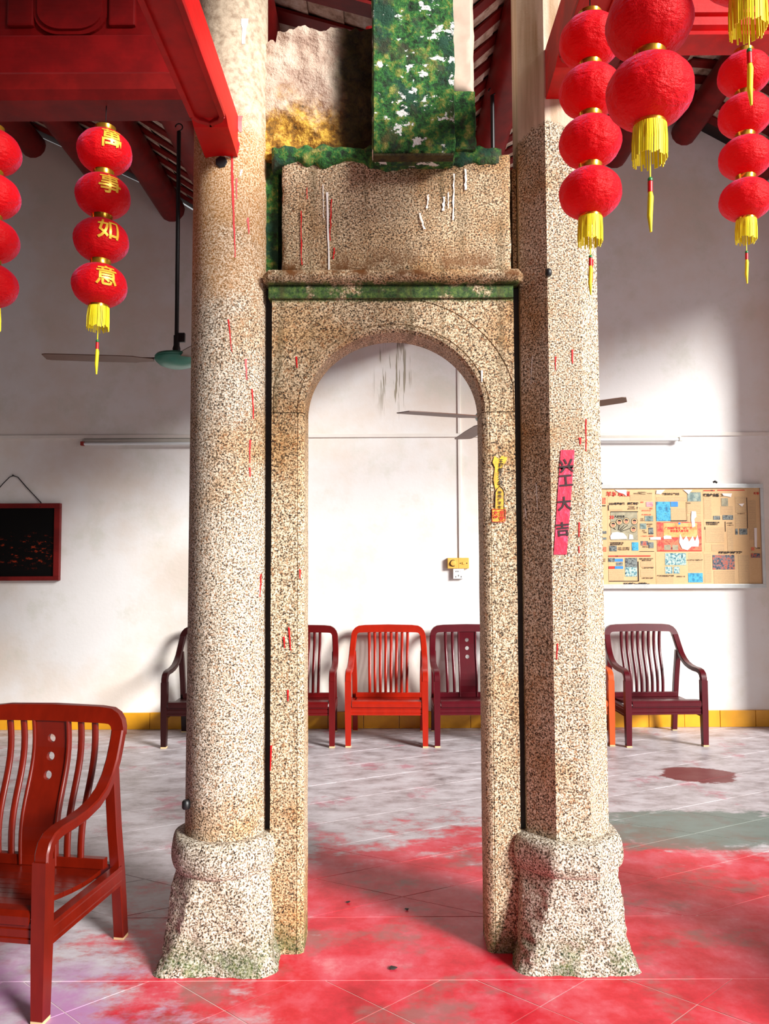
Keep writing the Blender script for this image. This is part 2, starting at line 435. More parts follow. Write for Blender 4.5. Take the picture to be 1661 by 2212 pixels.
# valley gutter beam with its boxed board
MB().box(-0.12, 0.32, 3.35, YW - 0.002, PZ(860, 735, YW), PZ(860, 735, YW) + 0.05).build('gutter_board', M_BEAMD, roof)
MB().box(-0.08, 0.28, 3.35, YW - 0.002, 3.5, 3.9, 0.02).build('gutter_beam', M_BEAMD, roof)
slopes = [[p for p in ZR if p[0] <= 0.1], [p for p in ZR if 0.1 <= p[0] <= 2.49], [p for p in ZR if p[0] >= 2.49]]
rows = [YF + 0.1 + i * 0.205 for i in range(17)]
for sp in slopes:
    proto = None
    for yy in rows:
        if proto is None:
            proto = MB().loft([[Vector((x, -0.045, z - 0.004)), Vector((x, 0.045, z - 0.004)), Vector((x, 0.045, z + 0.012)), Vector((x, -0.045, z + 0.012))] for x, z in sp]).build('rafter', M_PUR, roof, off=Vector((0, 4.6, 4)))
            proto.location = (0, yy, 0)
            proto.location = (0, yy, 0); me0 = proto
        else:
            copy_obj(proto, roof, (0, yy, 0))
# roof tiles seen between the rafters: near ones are pieces, the rest one heap
def tile_pts(xa, xb, yy, dz):
    A = []; B = []
    for q in range(7):
        t = -1 + q / 3; y = yy + t * 0.075; zz = 0.014 + 0.018 * (t * t)
        A.append(Vector((xa, y, zr(xa) + zz + dz))); B.append(Vector((xb, y, zr(xb) + zz - 0.012 + dz)))
    return A, B
rest = MB()
for sp, lo in zip(slopes, (0, 1, 2)):
    xs = sp[0][0]
    while xs < sp[-1][0] - 0.05:
        xe = min(xs + 0.17, sp[-1][0])
        for a, b in zip(rows, rows[1:]):
            yy = (a + b) / 2
            A, B = tile_pts(xs, xe, yy, random.uniform(-0.003, 0.003))
            vis = (-3.3 < xs < -1.15 and yy > 4.7) or (2.35 < xs < 3.5 and yy > 4.9) or (0.55 < xs < 1.25 and 3.6 < yy < 5.6)
            if vis:
                m = MB(); m.strip(A, B); m.strip([p + Vector((0, 0, 0.012)) for p in A], [p + Vector((0, 0, 0.012)) for p in B]); m.build('roof_tile', M_ROOFT, roof)
            else: rest.strip(A, B)
        xs = xe
tag(rest.build('roof_tile', M_ROOFT, roof), kind='stuff')

# ------------------------------------------------------------------ pillars
def section(kind, r, n=64, rot=0.0, blend=1.0):
    out = []
    for k in range(n):
        a = k * 2 * PI / n + rot
        if kind == 'round': rr = r
        else:
            q = (k * 2 * PI / n + PI / 8) % (PI / 4) - PI / 8
            rr = r / math.cos(q); rr = r + (rr - r) * blend
        out.append((rr * math.cos(a), rr * math.sin(a)))
    return out
def square_section(r, e, n=64):
    out = []
    for k in range(n):
        a = k * 2 * PI / n; c, s_ = math.cos(a), math.sin(a)
        rr = r / (abs(c) ** e + abs(s_) ** e) ** (1 / e)
        out.append((rr * c, rr * s_))
    return out

def cham_section(r, c, n=96):
    """square of half-width r with corners cut by c*r, sampled at even angles"""
    out = []
    for k in range(n):
        a = k * 2 * PI / n; x, y = math.cos(a), math.sin(a)
        q = min(1 / max(abs(x), 1e-6), 1 / max(abs(y), 1e-6), (2 - c) / (abs(x) + abs(y)))
        out.append((r * q * x, r * q * y))
    return out
def pillar(name, label, cx, cy, kind, rb, rt, ztop, mat, zs=0.43):
    o = empty(name, (cx, cy, 0), label, 'pillar')
    # shaft
    rings = []
    for i in range(25):
        t = i / 24; z = zs - 0.02 + (ztop - zs + 0.02) * t; r = rb + (rt - rb) * t
        rings.append([Vector((cx + x, cy + y, z)) for x, y in section(kind, r)])
    MB().loft(rings).build('shaft', mat, o, 30)
    # base: ring moulding + flaring rough foot
    ring = MB(); rs = []
    for i in range(17):
        t = i / 16; a = -PI / 2 + PI * t
        z = 0.385 + 0.065 * math.sin(a); r = 0.172 + 0.034 * math.cos(a) ** 0.6 if math.cos(a) > 0 else 0.165
        rs.append([Vector((cx + x, cy + y, z)) for x, y in section(kind, r, 64, 0, 0.9)])
    for rr in rs:
        for p in rr:
            d = (p - Vector((cx, cy, p.z))).normalized(); p += d * 0.006 * mnoise.noise(p * 14)
    ring.loft(rs).build('ring_moulding', M_BASE, o, 40)
    foot = MB(); rs = []
    for i in range(41):
        t = i / 40; z = 0.335 * (1 - t) + 0.0 * t
        r = 0.184 + 0.022 * t + 0.018 * max(0, (t - 0.78) / 0.22) ** 1.3
        sec_a = section(kind, r, 96, 0, 0.9); sec_b = cham_section(r * 0.985, 0.58 - 0.44 * t, 96)
        bl = min(1, t * 5)
        row = []
        for (xa, ya), (xb, yb) in zip(sec_a, sec_b):
            p = Vector((cx + xa + (xb - xa) * bl, cy + ya + (yb - ya) * bl, z))
            d = Vector((xa, ya, 0)).normalized()
            amp = 0.010 * (0.4 + t)
            p += d * amp * (mnoise.noise(p * 7 + Vector((3, 1, 5))) + 0.7 * mnoise.noise(p * 19) + 0.6 * mnoise.noise(p * 45))
            row.append(p)
        rs.append(row)
    foot.loft(rs).build('rough_foot', M_BASE, o, 35)
    return o
CYP = 3.05
pl = pillar('round_pillar', 'round granite pillar with red paint drips, beside the framed black picture', -0.619, CYP, 'round', 0.156, 0.1445, 4.32, M_ROUND)
pr = pillar('octagonal_pillar', 'eight-sided granite pillar with pink-red paper slip pasted on it', 0.692, CYP, 'oct', 0.155, 0.150, 4.55, M_OCT)

# paint marks on the pillars (thin skins of paint)
M_PAINT = plain('red_paint_drip', (206, 22, 26), 0.4, 0.1)
M_WHITEP = plain('white_paint_drip', (236, 232, 226), 0.6, 0.05)
def on_round(px, py):
    """point on the round shaft under a photo pixel"""
    d = ray(px, py); o = EYE - Vector((-0.619, CYP, 0)); r = 0.1515
    a = d.x ** 2 + d.y ** 2; b = 2 * (o.x * d.x + o.y * d.y)
    z = None
    for _ in range(4):
        c = o.x ** 2 + o.y ** 2 - r * r; disc = max(0, b * b - 4 * a * c)
        t = (-b - math.sqrt(disc)) / (2 * a); z = EYE.z + d.z * t
        r = 0.156 + (0.1445 - 0.156) * (z - 0.41) / (4.32 - 0.41) + 0.0015
    return EYE + d * t
def drip_round(x0, y0, x1, y1, wpx, mat=M_PAINT, taper=True):
    A = []; B = []; n = max(3, int((y1 - y0) / 12) + 2)
    for i in range(n):
        t = i / (n - 1); x = x0 + (x1 - x0) * t + random.uniform(-0.6, 0.6); y = y0 + (y1 - y0) * t
        ww = wpx / 2 * (1 - 0.55 * t if taper else 1) * random.uniform(0.75, 1.2)
        A.append(on_round(x - ww, y)); B.append(on_round(x + ww, y))
    MB().strip(A, B).build('paint_drip', mat, pl)
for d in [(500, 325, 508, 556, 6), (511, 385, 511, 430, 4), (536, 470, 538, 505, 4), (531, 775, 533, 820, 5), (545, 840, 548, 905, 4),
          (540, 950, 540, 1000, 4), (539, 1010, 541, 1030, 4), (534, 475, 537, 500, 3), (493, 690, 501, 760, 3)]: drip_round(*d)
drip_round(497, 282, 499, 330, 34, taper=False); drip_round(516, 250, 519, 285, 14)
drip_round(455, 332, 482, 344, 40, M_WHITEP, False); drip_round(522, 366, 519, 380, 5, M_WHITEP)
drip_round(529, 40, 526, 95, 14, M_WHITEP); drip_round(580 - 16, 1240, 562, 1290, 3)
R_OCT = 0.1545
def on_oct(px, py, face):
    """face: angle of its normal (radians)"""
    n = Vector((math.cos(face), math.sin(face), 0)); c = Vector((0.692, CYP, 0)); d = ray(px, py)
    r = 0.155 + (0.150 - 0.155) * (max(0.4, 1.5) - 0.41) / 4.14 + 0.0015
    t = ((c + n * r) - EYE).dot(n) / d.dot(n); p = EYE + d * t
    r = 0.155 + (0.150 - 0.155) * (p.z - 0.41) / 4.14 + 0.002
    t = ((c + n * r) - EYE).dot(n) / d.dot(n); return EYE + d * t
FR = -PI / 2; FRR = -PI / 4; FLL = -3 * PI / 4
def drip_oct(x0, y0, x1, y1, wpx, face=FR, mat=M_PAINT):
    A = []; B = []; n = max(3, int((y1 - y0) / 12) + 2)
    for i in range(n):
        t = i / (n - 1); x = x0 + (x1 - x0) * t + random.uniform(-0.5, 0.5); y = y0 + (y1 - y0) * t
        ww = wpx / 2 * (1 - 0.5 * t) * random.uniform(0.75, 1.2)
        A.append(on_oct(x - ww, y, face)); B.append(on_oct(x + ww, y, face))
    MB().strip(A, B).build('paint_drip', mat, pr)
for d in [(1236, 755, 1237, 785, 4), (1200, 770, 1200, 800, 3), (1251, 1128, 1251, 1160, 4), (1251, 1180, 1251, 1195, 3), (1204, 1390, 1203, 1425, 3),
          (1253, 945, 1254, 960, 6)]: drip_oct(*d)
for d in [(1266, 905, 1266, 975, 3), (1280, 560, 1280, 610, 3)]: drip_oct(*d, FRR)
for d in [(1158, 1045, 1161, 1100, 2.5), (1134, 1098, 1137, 1122, 2.5), (1150, 770, 1146, 830, 2)]: drip_oct(*d, FLL, M_WHITEP)
M_IRON = plain('black_iron', (22, 22, 24), 0.45, 0.2, 20)
a = on_round(409, 1738)
MB().lathe([(0.012, -0.016), (0.016, -0.01), (0.016, 0.01), (0.010, 0.017)], 12, (a.x - 0.012, a.y, a.z)).build('peg', M_IRON, pl, 40)
a = on_oct(1184, 590, FLL)
MB().lathe([(0.008, -0.014), (0.013, -0.008), (0.013, 0.008), (0.008, 0.014)], 12, (a.x, a.y - 0.006, a.z)).build('peg', M_IRON, pr, 40)
a = on_round(478, 350)
h = MB().lathe([(0.024, 0.001), (0.019, 0.0018), (0.001, 0.002)], 7)
h.build('socket_hole', M_IRON, pl, tf=lambda v: a + Matrix.Rotation(PI / 2, 3, 'X') @ v)

# ------------------------------------------------------------------ archway
YA = 2.99; YB = 3.15
XC = 0.036; AW = 0.349; XL = -0.441; XR = 0.513
ZSP = PZ(850, 890, YA); ZTOP = PZ(850, 716, YA)
ZAT = PZ(850, 646, YA)
arch = empty('stone_archway', (XC, 3.07, 0), 'tall narrow granite archway with moss-covered tablet, between the two pillars', 'archway')
def jamb(xi, xo, sgn):
    # plan profile with a chamfered, grooved inner edge; xi inner, xo outer
    g = 0.022 * sgn
    prof = [(xo, YA), (xi + g * 1.35, YA), (xi + g * 1.25, YA + 0.003), (xi + g * 1.1, YA), (xi + g * 0.55, YA + 0.004), (xi, YA + 0.016), (xi, YB), (xo, YB)]
    rings = []
    for i in range(30):
        z = (ZSP - 0.003) * i / 29
        rings.append([Vector((x + (0.002 * mnoise.noise(Vector((x * 9, y * 9, z * 6)))), y + 0.003 * mnoise.noise(Vector((x * 8 + 5, y, z * 7))), z)) for x, y in prof])
    MB().loft(rings).build('jamb', M_JAMB, arch, 30)
jamb(XC - AW, XL, -1); jamb(XC + AW, XR, 1)
# arch stone: outline with an elliptical opening, chamfered edge
def arch_pts(a, rz, n=40): return [(XC - a * math.cos(PI * i / n), ZSP + rz * math.sin(PI * i / n)) for i in range(n + 1)]
N = 40
RZ = ZTOP - ZSP
def outer(i):
    # outer rectangle sampled along the same parameter
    a = PI * i / N; dx, dz = -math.cos(a), math.sin(a)
    hx = (XC - XL) if dx < 0 else (XR - XC); hz = ZAT - ZSP
    k = min(hx / abs(dx) if abs(dx) > 1e-6 else 1e9, hz / dz if dz > 1e-6 else 1e9)
    return (XC + dx * k, ZSP + dz * k)
outs = [outer(i) for i in range(N + 1)]
for ci, cp in ((None, (XL, ZAT)), (None, (XR, ZAT))):
    j = min(range(N + 1), key=lambda q: (outs[q][0] - cp[0]) ** 2 + (outs[q][1] - cp[1]) ** 2); outs[j] = cp
m = MB()
def row(pts, y): return [Vector((x, y, z)) for x, z in pts]
i0 = arch_pts(AW, RZ); i1 = arch_pts(AW + 0.012, RZ + 0.012); i2 = arch_pts(AW + 0.026, RZ + 0.026); i3 = arch_pts(AW + 0.029, RZ + 0.029); i4 = arch_pts(AW + 0.032, RZ + 0.032)
prev = row(i0, YB)
for nxt in (row(i0, YA + 0.016), row(i1, YA + 0.004), row(i2, YA), row(i3, YA + 0.005), row(i4, YA)):
    m.strip(prev, nxt); prev = nxt
# incised outer arch line
gro = []
for o_, i_ in zip(outs, i4):
    v = Vector((o_[0] - i_[0], o_[1] - i_[1])); L = v.length
    k = min(0.92, 0.10 / max(L, 1e-3)); gro.append((i_[0] + v.x * k, i_[1] + v.y * k))
def shrink(pts, e): return [(XC + (x - XC) * (1 + e), ZSP + (z - ZSP) * (1 + e)) for x, z in pts]
for nxt in (row(gro, YA), row(shrink(gro, 0.006), YA + 0.005), row(shrink(gro, 0.012), YA), row(outs, YA), row(outs, YB), row(i0, YB)):
    m.strip(prev, nxt); prev = nxt
m.build('arch_stone', M_ARCH, arch, 30)
# mortar seams between pillars and jambs
MB().box(-0.50, XL - 0.001, 3.03, 3.12, 0.3, ZAT + 0.05).build('mortar_seam', M_MORTAR, arch)
MB().box(XR + 0.001, 0.56, 3.02, 3.12, 0.3, ZAT + 0.05).build('mortar_seam', M_MORTAR, arch)
# fillet + cornice
zf0, zf1 = ZAT, PZ(850, 617, YA)
MB().box(PX(580, 630, YA), PX(1108, 630, YA), YA - 0.012, YB, zf0, zf1, 0.005).build('fillet', M_ARCH, arch)
zc0, zc1 = zf1, PZ(850, 583, 2.95)
xa, xb = PX(566, 600, 2.95), PX(1133, 600, 2.95)
prof = []
for i in range(13):
    t = i / 12
    z = zc0 + (zc1 - zc0) * t; y = YA - 0.012 - 0.045 * math.sin(PI * (0.12 + 0.62 * t))
    prof.append((y, z))
prof += [(YB, zc1), (YB, zc0)]
m = MB(); nseg = 40; rings = []
for i in range(nseg + 1):
    X_ = xa + (xb - xa) * i / nseg
    e = min(1.0, min(i, nseg - i) / 1.5 + 0.55)
    rings.append([Vector((X_, YA + 0.02 + (y - YA - 0.02) * (e if y < YA else 1) + 0.003 * mnoise.noise(Vector((X_ * 12, z * 30, 2))), (zc0 + zc1) / 2 + (z - (zc0 + zc1) / 2) * e)) for y, z in prof])
m.loft(rings).build('cornice', M_ARCH, arch, 40)
# tablet
zt0, zt1 = zc1, PZ(850, 332, 2.97)
xta, xtb = PX(606, 460, 2.97), PX(1106, 460, 2.97)
def rough_block(x0, x1, y0, y1, z0, z1, nx, nz, amp, fr, seed=0, top=None, edge=0.012):
    """front-detailed block with worn edges; top(x)->z shift"""
    m = MB(); nx2 = nx
    g = {}
    vs = []; fs = []
    ny = 3
    def q(i, j, k):
        key = (i, j, k)
        if key in g: return g[key]
        u, t, v = i / nx, j / ny, k / nz
        x = x0 + (x1 - x0) * u; y = y0 + (y1 - y0) * t; z = z0 + (z1 - z0) * v
        if top: z += top(x) * v ** 3
        p = Vector((x, y, z)); nv = mnoise.noise(p * fr + Vector((seed, seed * 2, 0))) + 0.5 * mnoise.noise(p * fr * 2.7)
        d = Vector(((u > 0.99) - (u < 0.01), (t > 0.99) - (t < 0.01), (v > 0.99) - (v < 0.01)))
        if d.length > 0:
            k_ = abs(d.x) + abs(d.y) + abs(d.z)
            p += d * amp * nv
            if k_ > 1: p -= Vector((d.x, d.y, d.z)) * edge
        vs.append(p); g[key] = len(vs) - 1; return g[key]
    for i in range(nx):
        for k in range(nz):
            fs.append((q(i, 0, k), q(i + 1, 0, k), q(i + 1, 0, k + 1), q(i, 0, k + 1)))
            fs.append((q(i, ny, k), q(i + 1, ny, k), q(i + 1, ny, k + 1), q(i, ny, k + 1)))
        for j in range(ny):
            fs.append((q(i, j, 0), q(i + 1, j, 0), q(i + 1, j + 1, 0), q(i, j + 1, 0)))
            fs.append((q(i, j, nz), q(i + 1, j, nz), q(i + 1, j + 1, nz), q(i, j + 1, nz)))
    for j in range(ny):
        for k in range(nz):
            fs.append((q(0, j, k), q(0, j + 1, k), q(0, j + 1, k + 1), q(0, j, k + 1)))
            fs.append((q(nx, j, k), q(nx, j + 1, k), q(nx, j + 1, k + 1), q(nx, j, k + 1)))
    return m.add(vs, fs)
tab = rough_block(xta, xtb, 2.97, YB, zt0, zt1, 60, 30, 0.003, 14, 1, None, 0.006).build('tablet', M_ARCH, arch, 50)
for sx, mat_ in ((0, M_MOSS), (1, M_ARCH)):
    xs0, xs1 = ((PX(570, 460, 3.04), PX(606, 460, 3.04)), (PX(1104, 460, 3.04), PX(1116, 460, 3.04)))[sx]
    rough_block(xs0, xs1, 3.03, 3.13, zt0, zt1 + (0.02 if sx == 0 else -0.02), 8, 40, 0.008, 20, 5).build('side_strip', mat_, arch, 60)
for x0, y0, x1, y1, wd, mt in [(707, 415, 711, 610, 5, 1), (716, 430, 713, 520, 3, 0), (697, 398, 699, 470, 2, 1), (650, 455, 652, 572, 3, 0), (925, 420, 923, 450, 5, 1),
        (960, 425, 957, 455, 6, 1), (981, 375, 979, 475, 4, 1), (1006, 365, 1006, 410, 5, 1), (906, 460, 917, 495, 5, 1), (722, 535, 720, 560, 3, 0), (663, 405, 663, 430, 2, 0), (969, 415, 968, 450, 3, 1)]:
    A = []; B = []
    for i in range(9):
        t = i / 8; x = x0 + (x1 - x0) * t + random.uniform(-1, 1); y = y0 + (y1 - y0) * t; ww = wd / 2 * random.uniform(0.4, 1.1)
        A.append(P(x - ww, y, 2.964)); B.append(P(x + ww, y, 2.964))
    MB().strip(A, B).build('paint_drip', (M_PAINT, M_WHITEP)[mt], arch)
for x0, y0, x1, y1 in [(640, 770, 642, 795), (1041, 800, 1041, 825)]:
    MB().strip([P(x0 - 2, y0, YA - 0.003), P(x1 - 1, y1, YA - 0.003)], [P(x0 + 2, y0, YA - 0.003), P(x1 + 1, y1, YA - 0.003)]).build('paint_drip', M_PAINT if x0 < 900 else M_WHITEP, arch)
for d in [(624, 1355, 628, 1405), (613, 1375, 615, 1400), (622, 1490, 622, 1515), (586, 1610, 584, 1665), (648, 1230, 648, 1250)]:
    MB().strip([P(d[0] - 2, d[1], YA - 0.004), P(d[2] - 1, d[3], YA - 0.004)], [P(d[0] + 2, d[1], YA - 0.004), P(d[2] + 1, d[3], YA - 0.004)]).build('paint_drip', M_PAINT, arch)
# moss cushion over the ledge of the tablet
def moss_mass(x0, x1, zb, zt, y0, y1, seed, drop):
    m = MB(); rings = []; n = 70
    for i in range(n + 1):
        t = i / n; X_ = x0 + (x1 - x0) * t
        nz = mnoise.noise(Vector((X_ * 9, seed, 0))); n2 = mnoise.noise(Vector((X_ * 31, seed + 4, 0)))
        lo = zb - drop * (0.5 + 0.7 * nz + 0.3 * n2); hi = zt + 0.02 * n2
        e = math.sin(PI * min(1, max(0, t))) ** 0.25 if 0 < t < 1 else 0.05
        row_ = []
        for k in range(10):
            a = k / 9 * PI
            z = (lo + hi) / 2 - (hi - lo) / 2 * math.cos(a)
            y = y1 + (y0 - y1) * math.sin(a) ** 0.6 * e
            row_.append(Vector((X_, y + 0.006 * mnoise.noise(Vector((X_ * 40, z * 40, seed))), z)))
        row_.append(Vector((X_, y1 + 0.05, hi))); row_.append(Vector((X_, y1 + 0.05, lo)))
        rings.append(row_)
    return m.loft(rings)
tag(moss_mass(PX(585, 340, 2.96), PX(1085, 340, 2.96), zt1 - 0.02, zt1 + 0.03, 2.945, 2.985, 1.3, 0.055).build('moss_cushion', M_MOSS, arch, 60), kind='stuff')
# rubble pier above, peeling plaster
zp0 = zt1 - 0.01; zp1 = PZ(690, 62, 3.03)
rough_block(PX(565, 200, 3.03), PX(815, 200, 3.03), 3.02, 3.2, zp0, zp1, 50, 50, 0.022, 8, 3, lambda x: 0.03 * mnoise.noise(Vector((x * 14, 1, 2))) + 0.02 * mnoise.noise(Vector((x * 41, 1, 2))) - (0.05 if x < PX(596, 60, 3.03) else 0), 0.012).build('plaster_pier', M_PLASTER, arch, 50)
# moss-clad stone post standing on the ledge
ZTP = 3.96
rough_block(PX(803, 200, 2.86), PX(985, 200, 2.86), 2.86, 3.1, PZ(890, 334, 2.86), ZTP, 40, 60, 0.006, 15, 8, None, 0.006).build('mossy_post', M_MOSSW, arch, 50)
MB().box(PX(806, 328, 2.85), PX(980, 328, 2.85), 2.852, 2.9, PZ(890, 336, 2.852), PZ(890, 331, 2.852), 0.001).build('post_foot', M_PLASTER, arch)
rough_block(PX(960, 260, 2.95), PX(1031, 260, 2.95), 2.94, 3.12, zt1 - 0.01, PZ(1010, 195, 2.95), 14, 24, 0.008, 18, 11, None, 0.01).build('mossy_shoulder', M_MOSS, arch, 50)
M_POSTW = plain('bare_stone', (206, 178, 160), 0.8, 0.25, 14)
rough_block(PX(965, 100, 3.0), PX(1026, 100, 3.0), 3.0, 3.15, PZ(1010, 200, 3.0), ZTP, 6, 20, 0.004, 14, 13).build('bare_post', M_POSTW, arch, 50)

# ------------------------------------------------------------------ beams
def thing_mesh(o, label, cat): return tag(o, label, cat)
# left tie beam
zb0 = PZ(200, 259, 3.13); zb1 = PZ(200, 164, 2.97)
lb = empty('tie_beam', (-0.7, 3.05, zb0), 'dark red wooden tie beam with carved board above, left of the round pillar', 'beam')
prof = [(2.97 + 0.02, zb0), (2.965, zb0 + 0.03), (2.96, zb0 + 0.09), (2.965, zb1 - 0.02), (2.985, zb1 + 0.015), (3.0, zb1 + 0.035), (3.14, zb1 + 0.035), (3.14, zb0)]
MB().loft([[Vector((X_, y, z)) for y, z in prof] for X_ in (-4.2, -0.74)]).build('lower_beam', M_BEAMD, lb, 35)
MB().box(-4.2, -0.74, 3.02, 3.12, zb1 + 0.037, zb1 + 0.035 + 0.17, 0.004).build('plain_board', M_CARVE, lb)
zb2 = zb1 + 0.207
MB().box(-4.2, -0.74, 3.05, 3.12, zb2, 4.0, 0.003).build('carved_board', M_CARVE, lb)
# carved relief: a U-shaped shield with side scrolls
def relief(cx, wd, z0, z1, y, th, name='relief_panel'):
    pts = [(cx - wd, z1)] + [(cx - wd + wd * 0.55 * (1 - math.cos(a)), z0 + (wd * 0.55) * (1 - math.sin(a))) for a in [PI / 2 * k / 8 for k in range(9)]]
    pts = [(cx - wd, z1), (cx - wd, z0 + wd * 0.6)]
    for k in range(1, 9):
        a = PI / 2 * k / 8; pts.append((cx - wd + wd * 0.75 * (1 - math.cos(a)), z0 + wd * 0.6 * (1 - math.sin(a))))
    pts += [(2 * cx - x, z) for x, z in pts[::-1]]
    MB().extrude([(x, y, z) for x, z in pts], (0, th, 0)).build(name, M_CARVE, lb)
cxr = PX(150, 40, 3.03); wdr = abs(PX(78, 40, 3.03) - cxr)
relief(cxr, wdr + 0.012, zb2 + 0.012, 3.99, 3.036, 0.02, 'relief_border'); relief(cxr, wdr - 0.004, zb2 + 0.03, 3.99, 3.026, 0.02)
for px in (42, 262): MB().box(PX(px, 40, 3.03) - 0.055, PX(px, 40, 3.03) + 0.055, 3.034, 3.06, zb2 + 0.05, 3.99, 0.008).build('relief_block', M_CARVE, lb)

def cross_beam(name, label, x0, x1, zb, zt, yend, seedy):
    o = empty(name, ((x0 + x1) / 2, yend, zb), label, 'beam')
    ys = [yend, yend - 0.06, yend - 0.16, yend - 0.17, yend - 1.2, yend - 2.6]
    # body with a scrolled, down-tapering end
    prof_pts = [(yend + 0.02, zb + 0.0), (yend - 0.03, zb - 0.005), (yend - 0.2, zb + 0.012), (yend - 0.24, zb + 0.03), (-2.2, zb + 0.03), (-2.2, zt), (yend + 0.02, zt)]
    m = MB(); m.extrude([(x0, y, z) for y, z in prof_pts], (x1 - x0, 0, 0)); m.build('beam_body', M_BEAM, o)
    # soffit: border mouldings left proud around a sunk field with a pointed end
    bw = 0.02; yy = yend - 0.26
    for xx in (x0, x1 - bw):
        MB().box(xx, xx + bw, -2.1, yy, zb + 0.012, zb + 0.032, 0.003).build('soffit_moulding', M_SOFFIT, o)
    xm = (x0 + x1) / 2
    for sgn, xe in ((1, x0), (-1, x1 - bw)):
        path = [(xe + bw / 2, yy, zb + 0.022), (xe + bw / 2 + sgn * 0.014, yy + 0.025, zb + 0.022), (xm - sgn * 0.006, yy + 0.045, zb + 0.022), (xm, yy + 0.07, zb + 0.022)]
        MB().sweep(path, bw, 0.02, side=(1, 0.2, 0)).build('soffit_moulding', M_SOFFIT, o)
    MB().box(x0 + bw, x1 - bw, -2.1, yy + 0.02, zb + 0.024, zb + 0.032).build('soffit_field', M_SOFFIT, o)
    return o
cross_beam('cross_beam', 'bright red beam ending in the round pillar, carved underside', -0.692, -0.565, 3.055, 3.215, 2.93, 0)
cross_beam('cross_beam', 'red beam running into the eight-sided pillar, mostly behind paper lanterns', 0.635, 0.765, 3.275, 3.47, 2.93, 1)
# right tie beam
zr0 = PZ(1560, 116, 3.11)
rb = empty('tie_beam', (0.8, 3.05, zr0), 'bright red tie beam with stepped mouldings, right of the eight-sided pillar', 'beam')
prof = [(2.99, zr0), (2.985, zr0 + 0.012), (2.995, zr0 + 0.016), (2.975, zr0 + 0.03), (2.97, zr0 + 0.06), (2.985, zr0 + 0.066), (2.965, zr0 + 0.075), (2.96, zr0 + 0.11), (2.99, zr0 + 0.115), (2.99, zr0 + 0.118), (3.12, zr0 + 0.118), (3.12, zr0)]
MB().loft([[Vector((X_, y, z)) for y, z in prof] for X_ in (0.8, 4.9)]).build('moulded_beam', M_BEAM, rb, 25)
MB().box(0.8, 4.9, 3.0, 3.1, zr0 + 0.119, 3.98).build('upper_board', M_BEAM, rb)

# ------------------------------------------------------------------ lanterns
def mk_lantern():
    t = NT('red_lantern_cloth'); n = t.noise(22, 4, 0.7); w_ = t.noise(1, 4, 0.65, vec=t.scaled((30, 30, 70)))
    c = t.mix(n, lin((216, 0, 8)), lin((242, 0, 12)))
    m = t.done(c, 0.5, bump=t.math('ADD', t.math('MULTIPLY', n, 0.6), w_), strength=1.0, bdist=0.009, spec=0.3, sheen=0.45)
    t.b.inputs['Sheen Roughness'].default_value = 0.4; t.b.inputs['Sheen Tint'].default_value = (1, 0.35, 0.75, 1)
    # cloth lets a little light through
    tr = t.node('ShaderNodeBsdfTranslucent'); t.put(tr.inputs['Color'], lin((240, 10, 24)))
    mx = t.node('ShaderNodeMixShader'); mx.inputs[0].default_value = 0.42
    out = t.t.nodes['Material Output']
    t.link(t.b.outputs[0], mx.inputs[1]); t.link(tr.outputs[0], mx.inputs[2]); t.link(mx.outputs[0], out.inputs[0])
    return m
M_LAN = mk_lantern()
M_GOLD = plain('gold_foil', (232, 178, 60), 0.22, 0.25, 30, metal=0.85)
M_GOLDT = plain('gold_lettering', (240, 190, 60), 0.35, 0.1, 20, metal=0.35)
M_YEL = plain('yellow_fringe', (250, 226, 30), 0.6, 0.12, 40)
M_GREEN = plain('green_bead', (30, 120, 60), 0.4)
LA, LB = 0.107, 0.081
def globe_mesh():
    m = MB(); rings = []; ns = 72
    for i in range(29):
        th = math.radians(21) + (PI - 2 * math.radians(21)) * i / 28
        row_ = []
        for k in range(ns):
            a = k * 2 * PI / ns
            sc = 1 + 0.010 * math.cos(a * 12) * math.sin(th) + 0.004 * mnoise.noise(Vector((math.cos(a) * 6, math.sin(a) * 6, th * 9))) + 0.004 * math.cos(th * 30)
            row_.append(Vector((LA * math.sin(th) ** 0.92 * math.cos(a) * sc, LA * math.sin(th) ** 0.92 * math.sin(a) * sc, LB * math.cos(th) * 1.06)))
        rings.append(row_)
    return m.loft(rings)
def fringe_mesh(r, L, n=46):
    m = MB(); rnd = random.Random(3)
    for k in range(n):
        a = k * 2 * PI / n + rnd.uniform(-0.03, 0.03); l = L * rnd.uniform(0.86, 1.08); rr = r * rnd.uniform(0.97, 1.1)
        p = [Vector((r * math.cos(a), r * math.sin(a), 0)), Vector((rr * math.cos(a + 0.02), rr * math.sin(a + 0.02), -l * 0.5)), Vector((rr * math.cos(a), rr * math.sin(a), -l))]
        m.sweep(p, 0.0042, 0.0022, side=(-math.sin(a), math.cos(a), 0), bev=0)
    return m
PROTO = {}
CHARS = {c: text_mesh(c, 0.09, 0.0014, 2, 0.012) for c in '萬事如意'}
